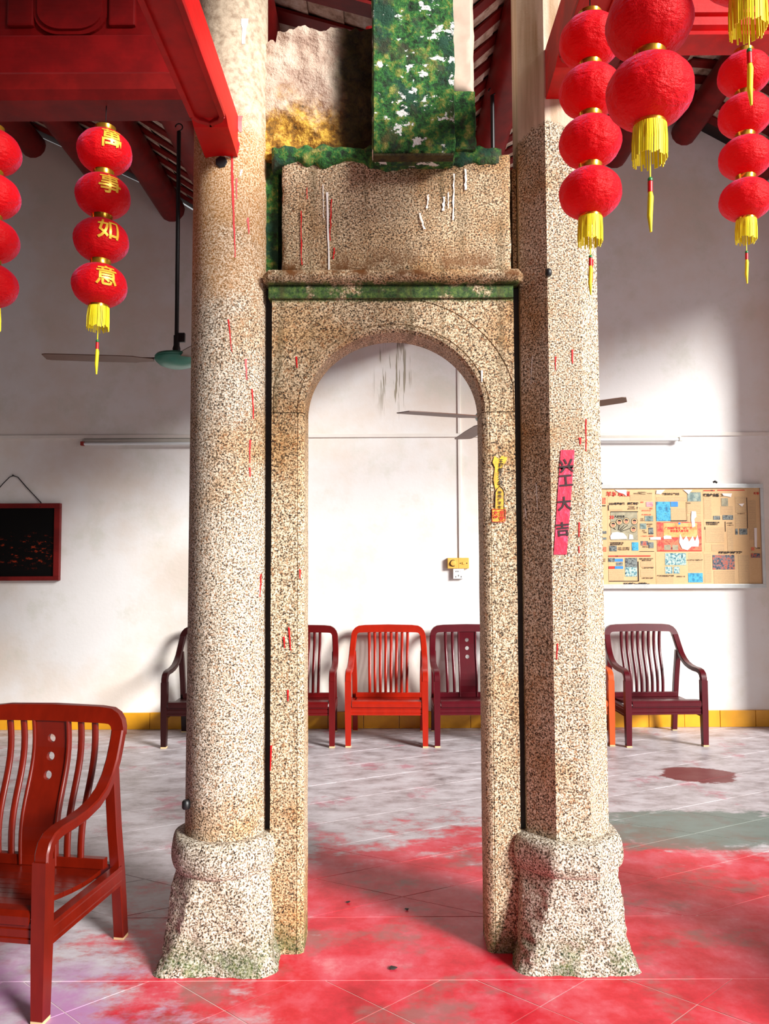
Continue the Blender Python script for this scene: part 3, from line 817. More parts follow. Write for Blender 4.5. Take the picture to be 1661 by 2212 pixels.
def lantern_string(label, xpix, ypix, Y, n, scale=1.0, chars=None, lean=0.0, char_ang=-PI / 2 + 0.60, tail=True, ztop=4.62):
    """xpix,ypix: photo centre of the lowest lantern"""
    c0 = P(xpix, ypix, Y); pitch = 0.1835 * scale
    o = empty('lantern_string', (c0.x, c0.y, c0.z), label, 'lantern', 'strings of red paper lanterns')
    o.rotation_euler = (0, lean, 0)
    def place(kind, mk, mat, z, smooth=50, name=None):
        if kind not in PROTO:
            b = mk().build(name or kind, mat, o, smooth, off=Vector()); PROTO[kind] = b; ob = b
        else: ob = copy_obj(PROTO[kind], o)
        ob.parent = o; ob.location = (0, 0, z); ob.scale = (scale,) * 3; return ob
    for i in range(n):
        z = i * pitch
        g = place('lantern_globe', globe_mesh, M_LAN, z)
        g.rotation_euler = (0, 0, random.uniform(0, 0.5) if not chars else 0)
        if chars:
            vs, fs = CHARS[chars[n - 1 - i]]
            m = MB(); out = []
            for v in vs:
                lat = v.y / LB * 0.95 + 0.18; a = char_ang + v.x / LA
                th = PI / 2 - lat
                rr = (LA * max(0.05, math.sin(th)) ** 0.92) * 1.018 + 0.0015
                out.append(Vector((rr * math.cos(a), rr * math.sin(a), LB * 1.06 * math.cos(th))))
            m.add(out, fs); t_ = m.build('gold_character', M_GOLDT, g, 60, off=Vector())
        place('gold_collar', lambda: MB().lathe([(0.036, -0.011), (0.041, -0.0105), (0.0395, 0), (0.041, 0.0105), (0.036, 0.011)], 28), M_GOLD, z + pitch / 2)
    place('gold_collar', None, None, -0.083 * scale)
    f = place('fringe', lambda: fringe_mesh(0.040, 0.088), M_YEL, -0.089 * scale, None); f['kind'] = 'stuff'
    if tail:
        place('tail_cord', lambda: MB().tube([(0, 0, -0.085), (0, 0, -0.225)], 0.0022, 6), M_YEL, 0)
        place('tail_bead', lambda: MB().lathe([(0.001, -0.232), (0.006, -0.229), (0.0065, -0.225), (0.005, -0.221), (0.001, -0.219)], 10), M_GREEN, 0)
        place('tail_sleeve', lambda: MB().tube([(0, 0, -0.231), (0, 0, -0.258)], 0.0065, 8), M_PAINT, 0)
        place('tail_tassel', lambda: MB().tube([(0, 0, -0.256), (0.001, 0, -0.27), (-0.001, 0.001, -0.32), (0.001, 0, -0.36)], [0.005, 0.0075, 0.007, 0.003], 8), M_YEL, 0)
    top = (n - 1) * pitch + 0.09 * scale
    MB().tube([(0, 0, top), (0, 0, ztop - c0.z)], 0.002, 6).build('hanging_cord', M_IRON, o, off=Vector())
    return o
lantern_string('string of four red lanterns with gold characters, beside the ceiling fan', 215, 617, 3.03, 4, 1.0, '萬事如意', math.radians(1.2), ztop=zb0 + 0.01)
lantern_string('string of red lanterns cut off by the left edge of the photo', -22, 617, 3.03, 4, 1.0, None, 0.0, ztop=zb0 + 0.01)
lantern_string('string of four red lanterns hanging in front of the eight-sided pillar', 1275, 418, 2.35, 4, 0.897, None, math.radians(1.0), ztop=3.305)
lantern_string('string with the two largest red lanterns, its fringe against the white wall', 1403, 200, 1.88, 2, 1.0, None, math.radians(1.0), ztop=3.305)
lantern_string('string of four smallest red lanterns by the right edge', 1611, 432, 3.05, 4, 0.96, None, math.radians(1.0), ztop=zr0 + 0.01)
lantern_string('lantern of which only the yellow fringe and tail show, top right corner', 1612, -85, 1.78, 1, 1.0, None, 0.0, ztop=4.63)

# ------------------------------------------------------------------ chairs
def wood(name, rgb, dark=0.45):
    t = NT(name); tc = t.node('ShaderNodeTexCoord').outputs['Object']
    g = t.noise(1, 4, 0.6, vec=t.scaled((22, 22, 6), tc)); b = t.noise(4, 4, 0.6, vec=tc); c = lin(rgb)
    col = t.mix(t.math('ADD', t.math('MULTIPLY', g, 0.6), t.math('MULTIPLY', b, 0.4)), tuple(v * dark for v in c), tuple(min(1, v * 1.25) for v in c))
    return t.done(col, 0.34, coat=0.12, spec=0.3, bump=g, strength=0.05, bdist=0.004)
M_TIP = plain('worn_wood_end', (206, 176, 130), 0.8)
def s_curve(z, ztop=0.845, zbot=0.315):
    s = (ztop - z) / (ztop - zbot)
    return 0.236 - 0.07 * s + 0.022 * math.sin(2 * PI * s) * (1 - 0.3 * s)
CHAIR = {}
def chair_parts(style):
    if style in CHAIR: return CHAIR[style]
    L = []
    for sx in (-1, 1):
        x = 0.303 * sx
        m = MB(); m.loft([[Vector((x + a * k, -0.28 + b * k, z)) for a, b in ((-0.024, -0.026), (0.024, -0.026), (0.024, 0.026), (-0.024, 0.026))] for z, k in ((0.012, 0.86), (0.26, 1.0), (0.51, 1.0))])
        L.append(('leg', m, None, 'foot_tip', MB().box(x - 0.021, x + 0.021, -0.28 - 0.0225, -0.28 + 0.0225, 0, 0.0115)))
        m = MB(); m.sweep([(x * 0.95, 0.275, 0.0115), (x * 0.95, 0.245, 0.25), (x * 0.95, 0.21, 0.45), (x * 0.97, 0.17, 0.69)], 0.042, 0.042, bev=0.12)
        L.append(('leg', m, None, 'foot_tip', MB().box(x * 0.95 - 0.02, x * 0.95 + 0.02, 0.255, 0.295, 0, 0.011)))
        pts = [(-0.280, 0.505), (-0.279, 0.53), (-0.268, 0.555), (-0.245, 0.571), (-0.205, 0.578), (-0.13, 0.578), (-0.05, 0.584), (0.02, 0.598), (0.08, 0.625), (0.13, 0.665), (0.168, 0.715), (0.197, 0.765), (0.222, 0.812)]
        xs = [0.303] * 6 + [0.305, 0.306, 0.306, 0.304, 0.302, 0.298, 0.294]
        m = MB(); m.sweep([(sx * xx, y, z) for xx, (y, z) in zip(xs, pts)], 0.05, 0.036, bev=0.3); L.append(('arm', m, 40))
    # top rail with rounded shoulders
    outer_ = [(0.319, 0.80), (0.316, 0.83), (0.305, 0.858), (0.285, 0.882), (0.255, 0.898), (0.2, 0.904), (0, 0.908)]
    inner_ = [(0.270, 0.80), (0.268, 0.822), (0.262, 0.834), (0.252, 0.841), (0.235, 0.843), (0.2, 0.844), (0, 0.847)]
    m = MB(); O = outer_ + [(-x, z) for x, z in outer_[-2::-1]]; I = inner_ + [(-x, z) for x, z in inner_[-2::-1]]
    rings = []
    for (xo, zo), (xi, zi) in zip(O, I):
        def yy(z): return 0.218 + (z - 0.80) * 0.32
        rings.append([Vector((xo, yy(zo) - 0.014, zo)), Vector((xo, yy(zo) + 0.02, zo)), Vector((xi, yy(zi) + 0.02, zi)), Vector((xi, yy(zi) - 0.014, zi))])
    m.loft(rings); L.append(('top_rail', m, 40))
    zs_ = [0.85 - 0.54 * i / 14 for i in range(15)]
    if style == 'slats': xsl = [-0.165 + 0.33 * i / 7 for i in range(8)]
    else: xsl = [-0.185, -0.125, 0.125, 0.185]
    for xx in xsl:
        m = MB(); m.sweep([(xx * (1 - 0.06 * i / 14), s_curve(z), z) for i, z in enumerate(zs_)], 0.024, 0.017, bev=0.5); L.append(('slat', m, 45))
    if style == 'splat':
        # board with three round holes, bent to the slat curve
        m = MB(); hz = [0.775, 0.705, 0.635]; hr = 0.017; hw = 0.066
        def bend(x, z, dy): return Vector((x, s_curve(z) + dy, z))
        bands = [0.85] + [0.81, 0.74, 0.67, 0.60] + [0.55, 0.5, 0.45, 0.4, 0.35, 0.31]
        for dy in (-0.009, 0.009):
            for k in range(len(bands) - 1):
                za, zb_ = bands[k], bands[k + 1]; zc_ = (za + zb_) / 2
                if 1 <= k <= 3:
                    cz = hz[k - 1]; ring_o = []; ring_i = []
                    for q in range(16):
                        a = q * PI / 8; c_, s_ = math.cos(a), math.sin(a); hh = (za - zb_) / 2
                        kk = min(hw / abs(c_) if abs(c_) > 1e-6 else 9, hh / abs(s_) if abs(s_) > 1e-6 else 9)
                        ring_o.append(bend(kk * c_, zc_ + kk * s_, dy)); ring_i.append(bend(hr * c_, cz + hr * s_, dy))
                    # corners
                    for cxn, czn in ((hw, za), (-hw, za), (-hw, zb_), (hw, zb_)):
                        j = min(range(16), key=lambda q: (ring_o[q] - bend(cxn, czn, dy)).length); ring_o[j] = bend(cxn, czn, dy)
                    m.loft([ring_o, ring_i], cap=False)
                else:
                    m.add([bend(-hw, za, dy), bend(hw, za, dy), bend(hw, zb_, dy), bend(-hw, zb_, dy)], [(0, 1, 2, 3)])
        for cz in hz:
            m.loft([[bend(hr * math.cos(q * PI / 8), cz + hr * math.sin(q * PI / 8), dy) for q in range(16)] for dy in (-0.009, 0.009)], cap=False)
        for xe in (-hw, hw):
            for k in range(len(bands) - 1):
                m.add([bend(xe, bands[k], -0.009), bend(xe, bands[k], 0.009), bend(xe, bands[k + 1], 0.009), bend(xe, bands[k + 1], -0.009)], [(0, 1, 2, 3)])
        for zz in (bands[0], bands[-1]): m.add([bend(-hw, zz, -0.009), bend(hw, zz, -0.009), bend(hw, zz, 0.009), bend(-hw, zz, 0.009)], [(0, 1, 2, 3)])
        L.append(('splat', m, 35))
        for xe in (-0.073, 0.073):
            m = MB(); m.sweep([(xe, s_curve(z) - 0.004, z) for z in zs_], 0.014, 0.026, bev=0.5); L.append(('splat_edge', m, 45))
    # seat boards following a dished profile
    sp = [(-0.308, 0.338), (-0.296, 0.354), (-0.268, 0.358), (-0.215, 0.352), (-0.155, 0.341), (-0.095, 0.329), (-0.035, 0.318), (0.03, 0.309), (0.095, 0.304), (0.16, 0.305)]
    groups = [(0, 3), (3, 4), (4, 5), (5, 6), (6, 7), (7, 9)]
    for a, b in groups:
        pts = sp[a:b + 1]; th = 0.026 if a == 0 else 0.018
        g_ = 0.0015
        up = [(y + (g_ if i == 0 and a else 0) - (g_ if i == len(pts) - 1 and b < 9 else 0), z) for i, (y, z) in enumerate(pts)]
        poly = up + [(y, z - th) for y, z in up[::-1]]
        hx = 0.272 if a == 0 else 0.262
        m = MB(); m.extrude([(-hx, y, z) for y, z in poly], (2 * hx, 0, 0)); L.append(('seat_board', m, None))
    def grooved(x0, x1, y0, y1, z0, z1, axis):
        # rail with two scored lines on its outer faces
        m = MB(); zz = [z0, z0 + 0.014, z0 + 0.017, z0 + 0.02, z1 - 0.02, z1 - 0.017, z1 - 0.014, z1]; dd = [0, 0, 0.003, 0, 0, 0.003, 0, 0]
        if axis == 'x':
            pr = [(y0 + d, z) for z, d in zip(zz, dd)] + [(y1 - d, z) for z, d in zip(zz[::-1], dd[::-1])]
            m.extrude([(x0, y, z) for y, z in pr], (x1 - x0, 0, 0))
        else:
            pr = [(x0 + d, z) for z, d in zip(zz, dd)] + [(x1 - d, z) for z, d in zip(zz[::-1], dd[::-1])]
            m.extrude([(x, y0, z) for x, z in pr], (0, y1 - y0, 0))
        return m
    L.append(('front_rail', grooved(-0.281, 0.281, -0.296, -0.268, 0.248, 0.312, 'x'), None))
    for sx in (-1, 1):
        xa_, xb_ = sorted((sx * 0.281, sx * 0.315))
        L.append(('side_rail', grooved(xa_, xb_, -0.255, 0.225, 0.225, 0.297, 'y'), None))
    L.append(('rear_rail', MB().box(-0.27, 0.27, 0.222, 0.25, 0.24, 0.30, 0.002), None))
    L.append(('slat_rail', MB().box(-0.275, 0.275, 0.155, 0.185, 0.306, 0.345, 0.003), None))
    obs = []
    for it in L:
        name, m, sm = it[0], it[1], it[2]
        ob = m.build(name, None, None, sm, off=Vector()); me = ob.data; bpy.data.objects.remove(ob)
        sub = None
        if len(it) > 3:
            o2 = it[4].build(it[3], M_TIP, None, None, off=Vector()); sub = (it[3], o2.data); bpy.data.objects.remove(o2)
        obs.append((name, me, sub))
    CHAIR[style] = obs; return obs
def chair(label, X, Y, rot, style, mat, group='wooden armchairs', s=1.0):
    o = empty('armchair', (X, Y, 0), label, 'chair', group); o.rotation_euler = (0, 0, math.radians(rot)); o.scale = (s, s, s)
    for name, me, sub in chair_parts(style):
        me2 = me
        if not me.materials: me.materials.append(None)
        ob = bpy.data.objects.new(name, me2); COL.objects.link(ob); ob.parent = o
        ob.material_slots[0].link = 'OBJECT'; ob.material_slots[0].material = mat
        if sub:
            t = bpy.data.objects.new(sub[0], sub[1]); COL.objects.link(t); t.parent = ob
    return o
W_DK = wood('near_black_wood', (40, 10, 10)); W_MAR = wood('maroon_wood', (96, 8, 10)); W_ORG = wood('orange_red_wood', (168, 30, 8))
W_PUR = wood('purple_maroon_wood', (84, 6, 20)); W_OR2 = wood('worn_orange_wood', (200, 84, 36)); W_FG = wood('red_brown_wood', (112, 20, 4), 0.25)
YC = 6.41
chair('near-black wooden armchair against the wall, half hidden by the round pillar', -1.435, YC, 0, 'slats', W_DK)
chair('dark maroon armchair showing only its right arm, seen through the archway', -0.722, YC, 0, 'slats', W_MAR)
chair('orange-red armchair with upright slats in the middle of the archway', 0.02, YC, -2, 'slats', W_ORG)
chair('purple-maroon armchair with holed back splat, seen through the archway', 0.705, YC, 1.0, 'splat', W_PUR)
chair('worn orange armchair of which one arm shows beside the eight-sided pillar', 1.475, YC + 0.01, 0, 'slats', W_OR2)
chair('dark purple armchair standing under the newspaper board', 2.19, YC - 0.02, 2, 'slats', W_PUR)
chair('large glossy red-brown armchair with holed splat in the left foreground', -1.375, 2.90, -9, 'splat', W_FG)

chair('armchair outside the right edge of the photo, its shadow lying on the red floor', 2.12, 2.5, 5, 'splat', W_FG)

# ------------------------------------------------------------------ ceiling fans
M_FANG = plain('green_enamel', (60, 136, 116), 0.35, 0.2, 12); M_BLADE = plain('brown_fan_blade', (92, 54, 32), 0.5, 0.25, 8)
def fan(label, c, R, angs, ztop, group='ceiling fans', tilt=(0, 0), pitch=0.03):
    o = empty('ceiling_fan', c, label, 'fan', group); c = Vector(c)
    Z0 = Vector()
    MB().lathe([(0.02, 0.055), (0.05, 0.05), (0.115, 0.032), (0.125, 0.02), (0.122, 0.012), (0.125, 0.008), (0.12, -0.006), (0.095, -0.028), (0.06, -0.04), (0.03, -0.043)], 32).build('motor_housing', M_FANG, o, 40, off=Z0)
    MB().tube([(0, 0, 0.05), (0, 0, ztop - c.z - 0.05)], 0.0125, 10).build('down_rod', M_IRON, o, 40, off=Z0)
    m = MB(); m.lathe([(0.02, 0.05), (0.024, 0.07), (0.018, 0.09), (0.018, 0.15)], 12); m.box(0.012, 0.05, -0.012, 0.012, 0.11, 0.165, 0.003); m.build('rod_clamp', M_IRON, o, 30, off=Z0)
    hk = [(0.0, 0, ztop - c.z - 0.06)] + [(0.022 * math.sin(a), 0, ztop - c.z - 0.022 - 0.022 * math.cos(a)) for a in [PI * k / 6 for k in range(0, 10)]]
    MB().tube(hk, 0.004, 6).build('hook', M_IRON, o, 40, off=Z0)
    for i, a in enumerate(angs):
        a = math.radians(a); d = Vector((math.cos(a), math.sin(a), 0)); s_ = Vector((-math.sin(a), math.cos(a), pitch)).normalized()
        up = Vector((tilt[0], tilt[1], 0)).dot(d)
        rings = []
        for r, wd in ((0.13, 0.03), (0.2, 0.045), (0.24, 0.065), (R * 0.6, 0.068), (R * 0.97, 0.062), (R, 0.05)):
            p = d * r + Vector((0, 0, 0.0 + up * r))
            rings.append([p - s_ * wd + Vector((0, 0, 0.002)), p + s_ * wd + Vector((0, 0, 0.002)), p + s_ * wd - Vector((0, 0, 0.002)), p - s_ * wd - Vector((0, 0, 0.002))])
        b = MB().loft(rings).build('blade', M_BLADE, o, 30, off=Z0)
        MB().sweep([d * 0.08 + Vector((0, 0, 0.012)), d * 0.14 + Vector((0, 0, 0.008 + up * 0.14)), d * 0.25 + Vector((0, 0, 0.006 + up * 0.25))], 0.03, 0.006, side=s_).build('blade_arm', M_IRON, b, off=Z0)
    return o
cf = P(381, 779, 4.5)
fan('ceiling fan with teal motor housing on a long rod, left of the round pillar', cf, 0.745, (188, 308, 68), zr(cf.x) - 0.24)
cf2 = P(1072, 904, 4.5)
fan('ceiling fan behind the archway, only brown blade tips visible', cf2, 0.735, (220, 100, -20), zr(cf2.x) - 0.1, tilt=(0.085, 0.0), pitch=-0.05)

# ------------------------------------------------------------------ wall fittings
M_PVC = plain('white_pvc', (232, 226, 218), 0.5, 0.06)
zcon = PZ(830, 941, YW)
tag(MB().box(-3.6, 3.6, YW - 0.014, YW - 0.0005, zcon - 0.016, zcon + 0.016, 0.003).build('cable_trunking', M_PVC), 'long white horizontal cable trunking across the back wall', 'cable trunking')
xcon = PX(992, 1000, YW); zsw = PZ(990, 1205, YW)
tag(MB().box(xcon - 0.012, xcon + 0.012, YW - 0.0135, YW - 0.0005, zsw, zcon - 0.0165, 0.002).box(xcon - 0.012, xcon + 0.012, YW - 0.0135, YW - 0.0005, zcon + 0.0165, 3.45, 0.002).build('cable_trunking', M_PVC), 'white vertical cable trunking running down to the switches', 'cable trunking')
M_YSW = plain('yellowed_plastic', (226, 178, 84), 0.4, 0.08); M_WSW = plain('white_plastic', (240, 238, 236), 0.35, 0.03); M_DKP = plain('dark_slot', (50, 40, 36), 0.6)
so = empty('switch_box', P(988, 1216, YW), 'yellowed double switch box on the wall seen through the archway', 'switch')
x0, x1 = PX(966, 1216, YW), PX(989, 1216, YW); x2 = PX(1012, 1216, YW); za, zb_ = PZ(988, 1228, YW), PZ(988, 1205, YW)
M = lambda a, b, c, d: None
p1 = MB().box(x0, x1 - 0.001, YW - 0.045, YW - 0.0005, za, zb_, 0.004).build('regulator_plate', M_YSW, so)
zc_ = (za + zb_) / 2; xc_ = (x0 + x1) / 2
MB().lathe([(0.026, 0), (0.024, 0.008), (0.02, 0.018), (0.002, 0.02)], 20).build('dial_knob', M_YSW, p1, 40, tf=lambda v: Vector((xc_, YW - 0.045, zc_)) + Matrix.Rotation(PI / 2, 3, 'X') @ v)
MB().tube([(xc_ + 0.028 * math.cos(a), YW - 0.046, zc_ + 0.028 * math.sin(a)) for a in [math.radians(60 + 24 * k) for k in range(11)]], 0.003, 5).build('dial_mark', M_DKP, p1)
p2 = MB().box(x1 + 0.001, x2, YW - 0.04, YW - 0.0005, za, zb_, 0.004).build('switch_plate', M_YSW, so)
for q in (0.2, 0.8): MB().box(x1 + (x2 - x1) * q - 0.004, x1 + (x2 - x1) * q + 0.004, YW - 0.043, YW - 0.039, zc_ - 0.004, zc_ + 0.004).build('screw', M_DKP, p2)
MB().box(x1 + (x2 - x1) * 0.5 - 0.012, x1 + (x2 - x1) * 0.5 + 0.012, YW - 0.046, YW - 0.039, zc_ - 0.01, zc_ + 0.01, 0.003).build('rocker', M_YSW, p2)
so2 = empty('wall_socket', P(989, 1239, YW), 'white wall socket directly below the yellowed switches', 'socket')
x0, x1 = PX(978, 1240, YW), PX(1001, 1240, YW); zt_, zb2_ = za - 0.002, PZ(989, 1250, YW)
p3 = MB().box(x0, x1, YW - 0.04, YW - 0.0005, zb2_, zt_, 0.004).build('socket_plate', M_WSW, so2)
for u, v, a, b in ((0.25, 0.2, 3, 6), (0.75, 0.2, 3, 6), (0.5, 0.32, 3, 7), (0.28, 0.75, 2.5, 6), (0.45, 0.75, 2.5, 6), (0.75, 0.75, 9, 9)):
    xx = x0 + (x1 - x0) * u; zz = zb2_ + (zt_ - zb2_) * v
    MB().box(xx - a / 1000, xx + a / 1000, YW - 0.042, YW - 0.0395, zz - b / 1000, zz + b / 1000).build('slot', M_DKP if a < 5 else M_WSW, p3)
# fluorescent lamps
M_TUBE = plain('unlit_tube', (222, 228, 230), 0.2, 0.03); M_HOUS = plain('lamp_housing', (206, 200, 190), 0.45, 0.12)
def batten(label, x0, x1, ypx, endred):
    z = PZ(830, ypx, YW)
    o = empty('fluorescent_lamp', ((x0 + x1) / 2, YW, z), label, 'lamp', 'unlit tube lamps')
    MB().box(x0, x1, YW - 0.035, YW - 0.0005, z - 0.005, z + 0.03, 0.004).build('housing', M_HOUS, o)
    MB().tube([(x0 + 0.03, YW - 0.055, z - 0.012), (x1 - 0.03, YW - 0.055, z - 0.012)], 0.013, 12).build('tube', M_TUBE, o, 50)
    for q, xx in enumerate((x0, x1 - 0.03)):
        MB().box(xx, xx + 0.03, YW - 0.072, YW - 0.034, z - 0.028, z + 0.008, 0.004).build('end_cap', M_HOUS if q != endred else plain('red_end_cap', (150, 40, 30)), o)
xl = PX(180, 955, YW); batten('unlit fluorescent tube lamp left of the round pillar', xl, xl + 1.22, 955, 0)
xr = PX(1468, 948, YW); batten('unlit fluorescent tube lamp above the newspaper board', xr - 1.22, xr, 951, 5)

# picture
M_FRAME = mk_red('picture_frame_red', (122, 28, 26), 0.5, 0.1)
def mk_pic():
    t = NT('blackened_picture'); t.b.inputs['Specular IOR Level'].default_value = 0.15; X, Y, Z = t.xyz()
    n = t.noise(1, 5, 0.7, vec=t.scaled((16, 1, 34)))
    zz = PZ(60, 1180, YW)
    m = t.math('MULTIPLY', t.step(n, 0.56, 0.66), t.step(t.dist((PX(60, 1190, YW), YW, zz - 0.04), (0.42, 1, 0.19)), 1.0, 0.5))  # reddish reflection in the glass, painted in as orange-brown streaks
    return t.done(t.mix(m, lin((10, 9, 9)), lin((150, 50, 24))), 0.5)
po = empty('framed_picture', P(0, 1253, YW), 'blackened picture in a dark red frame hung from a nail on the wall', 'picture')
def frame_bar(m, a, b): return m
xr_, zt_, zb_ = PX(133, 1170, YW), PZ(60, 1088, YW), PZ(60, 1254, YW); xl_ = xr_ - 1.05
fw = 0.05
for nm, bx in (('frame_bar', (xl_, xr_, zt_ - fw * 0.85, zt_)), ('frame_bar', (xl_, xr_, zb_, zb_ + fw * 0.75)), ('frame_bar', (xl_, xl_ + fw, zb_ + fw * 0.75, zt_ - fw * 0.85)), ('frame_bar', (xr_ - fw, xr_, zb_ + fw * 0.75, zt_ - fw * 0.85))):
    MB().box(bx[0], bx[1], YW - 0.05, YW - 0.004, bx[2], bx[3], 0.004).build(nm, M_FRAME, po)
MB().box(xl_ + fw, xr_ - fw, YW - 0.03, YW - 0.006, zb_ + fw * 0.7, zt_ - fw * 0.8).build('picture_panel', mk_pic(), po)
n0 = P(30, 1028, YW); n0.y = YW - 0.012
wp = [P(x, y, YW) for x, y in [(-28, 1088), (-10, 1066), (8, 1045), (22, 1031), (30, 1028), (40, 1031), (58, 1052), (75, 1070), (90, 1086), (92, 1096)]]
MB().tube([(p.x, YW - 0.012 - (0.042 if i in (0, 9) else 0), p.z) for i, p in enumerate(wp)], 0.0042, 6).build('hanging_wire', M_IRON, po, 50)
MB().tube([(n0.x, YW - 0.025, n0.z + 0.004), (n0.x, YW + 0.01, n0.z)], 0.006, 6).build('nail', M_IRON, po)

# ------------------------------------------------------------------ newspaper board
M_ALU = plain('worn_aluminium', (206, 208, 206), 0.35, 0.18, 14, metal=0.35)
M_NEWS = NT('aged_newsprint'); _a = M_NEWS.noise(3, 5, 0.6); _b = M_NEWS.noise(60, 3)
M_NEWS = M_NEWS.done(M_NEWS.mix(M_NEWS.math('ADD', M_NEWS.math('MULTIPLY', _a, 0.75), M_NEWS.math('MULTIPLY', _b, 0.25)), lin((186, 142, 92)), lin((226, 194, 150))), 0.85)
def mk_col():
    t = NT('newsprint_columns'); X, Y, Z = t.xyz()
    w1 = t.node('ShaderNodeTexWave', wave_type='BANDS', bands_direction='Z'); w1.inputs['Scale'].default_value = 42; t.link(t.pos, w1.inputs[0])
    f = t.math('MULTIPLY', w1.outputs['Fac'], t.noise(260, 2))
    return t.done(t.mix(t.step(f, 0.25, 0.5), lin((206, 172, 128)), lin((160, 130, 98))), 0.85)
M_COLM = mk_col(); M_INK = plain('newspaper_ink', (34, 28, 28), 0.8, 0.1); M_RINK = plain('red_newspaper_ink', (206, 52, 42), 0.8, 0.1)
M_WPAP = plain('torn_white_paper', (236, 226, 220), 0.85, 0.06)
def photo_mat(name, cols, sc=26):
    t = NT(name); n = t.noise(sc, 4, 0.7)
    st = [(0.3 + 0.4 * i / (len(cols) - 1), lin(c)) for i, c in enumerate(cols)]
    return t.done(t.ramp(n, st), 0.6)
PH = {'b': photo_mat('blue_photo', [(14, 70, 110), (30, 130, 170), (70, 170, 196), (20, 60, 90)]), 'g': photo_mat('green_grey_photo', [(50, 70, 74), (110, 130, 124), (160, 168, 150)]),
      'd': photo_mat('dark_photo', [(20, 22, 26), (60, 66, 70), (130, 136, 130), (30, 60, 80)], 40), 'r': photo_mat('red_photo', [(150, 30, 30), (206, 60, 50), (226, 120, 80), (110, 20, 30)], 18),
      'o': photo_mat('orange_photo', [(206, 110, 50), (226, 160, 90), (220, 180, 120)], 12), 'c': photo_mat('crowd_photo', [(20, 30, 40), (40, 100, 120), (130, 170, 170), (200, 206, 190), (20, 40, 70)], 55),
      'k': photo_mat('grey_photo', [(120, 116, 96), (170, 160, 130)], 20), 'u': photo_mat('bright_blue_print', [(30, 110, 190), (60, 150, 220)], 14), 's': photo_mat('street_photo', [(16, 18, 30), (40, 48, 66), (96, 104, 112), (206, 90, 50), (30, 34, 60)], 50),
      'p': photo_mat('pink_photo', [(200, 90, 110), (220, 150, 150), (110, 120, 170)], 40)}
nb = empty('newspaper_board', P(1477, 1271, YW), 'aluminium-framed board pasted with yellowed newspaper on the back wall', 'notice board')
def BX(cx_, cy_): return 1280 + cx_ * 381 / 1661, 1020 + cy_ * 280 / 1221   # detail-view pixel -> photo pixel
def BP(cx_, cy_, dy=0.0):
    px, py = BX(cx_, cy_); p = P(px, py, YW - 0.03); return Vector((p.x, YW - 0.03 - dy, p.z))
bl = BP(-190, 115); br_ = BP(1600, 115); bt = BP(800, 112).z; bbm = BP(800, 1095).z; xr_ = BP(1615, 600).x; xl_ = bl.x
MB().box(xl_ + 0.02, xr_ - 0.02, YW - 0.03, YW - 0.002, bbm + 0.02, bt - 0.02).build('backing', M_NEWS, nb)
fz = 0.038
for bx in ((xl_, xr_, bt - fz, bt), (xl_, xr_, bbm, bbm + fz), (xl_, xl_ + 0.03, bbm + fz, bt - fz), (xr_ - 0.03, xr_, bbm + fz, bt - fz)):
    MB().box(bx[0], bx[1], YW - 0.045, YW - 0.001, bx[2], bx[3], 0.004).build('frame_bar', M_ALU, nb)
def flat(x0, y0, x1, y1, mat, name, lvl):
    a, b = BP(x0, y0, lvl), BP(x1, y1, lvl)
    return MB().extrude([(a.x, a.y, a.z), (b.x, a.y, a.z), (b.x, a.y, b.z), (a.x, a.y, b.z)], (0, 0.0008, 0)).build(name, mat, nb)
for r in [(78, 160, 130, 1065), (135, 165, 588, 1065), (590, 165, 1035, 1065), (1038, 165, 1560, 745), (1040, 748, 1565, 1065), (592, 752, 1033, 1060)]: flat(*r, M_NEWS, 'newspaper_sheet', 0.001 if r[0] != 592 else 0.0016)
for r in [(-150, 180, -60, 420), (-40, 180, 60, 420), (-150, 450, 60, 520), (-150, 760, -50, 1040), (-40, 760, 60, 1040), (350, 212, 560, 268), (150, 350, 280, 362), (735, 335, 880, 455), (890, 275, 1020, 390), (1045, 240, 1120, 440), (1205, 320, 1320, 400), (1340, 230, 1450, 380), (1340, 400, 1450, 520), (1465, 260, 1545, 640),
          (1060, 520, 1240, 660), (1120, 680, 1240, 740), (1265, 520, 1325, 740), (150, 920, 295, 1020), (450, 840, 575, 890), (450, 915, 575, 985), (610, 990, 760, 1050), (900, 760, 1030, 815), (900, 835, 1035, 940), (1050, 770, 1120, 1040), (1140, 930, 1340, 1050), (1370, 780, 1480, 1050), (440, 330, 570, 350), (895, 410, 1020, 470), (600, 235, 880, 270)]:
    flat(*r, M_COLM, 'text_column', 0.0022)
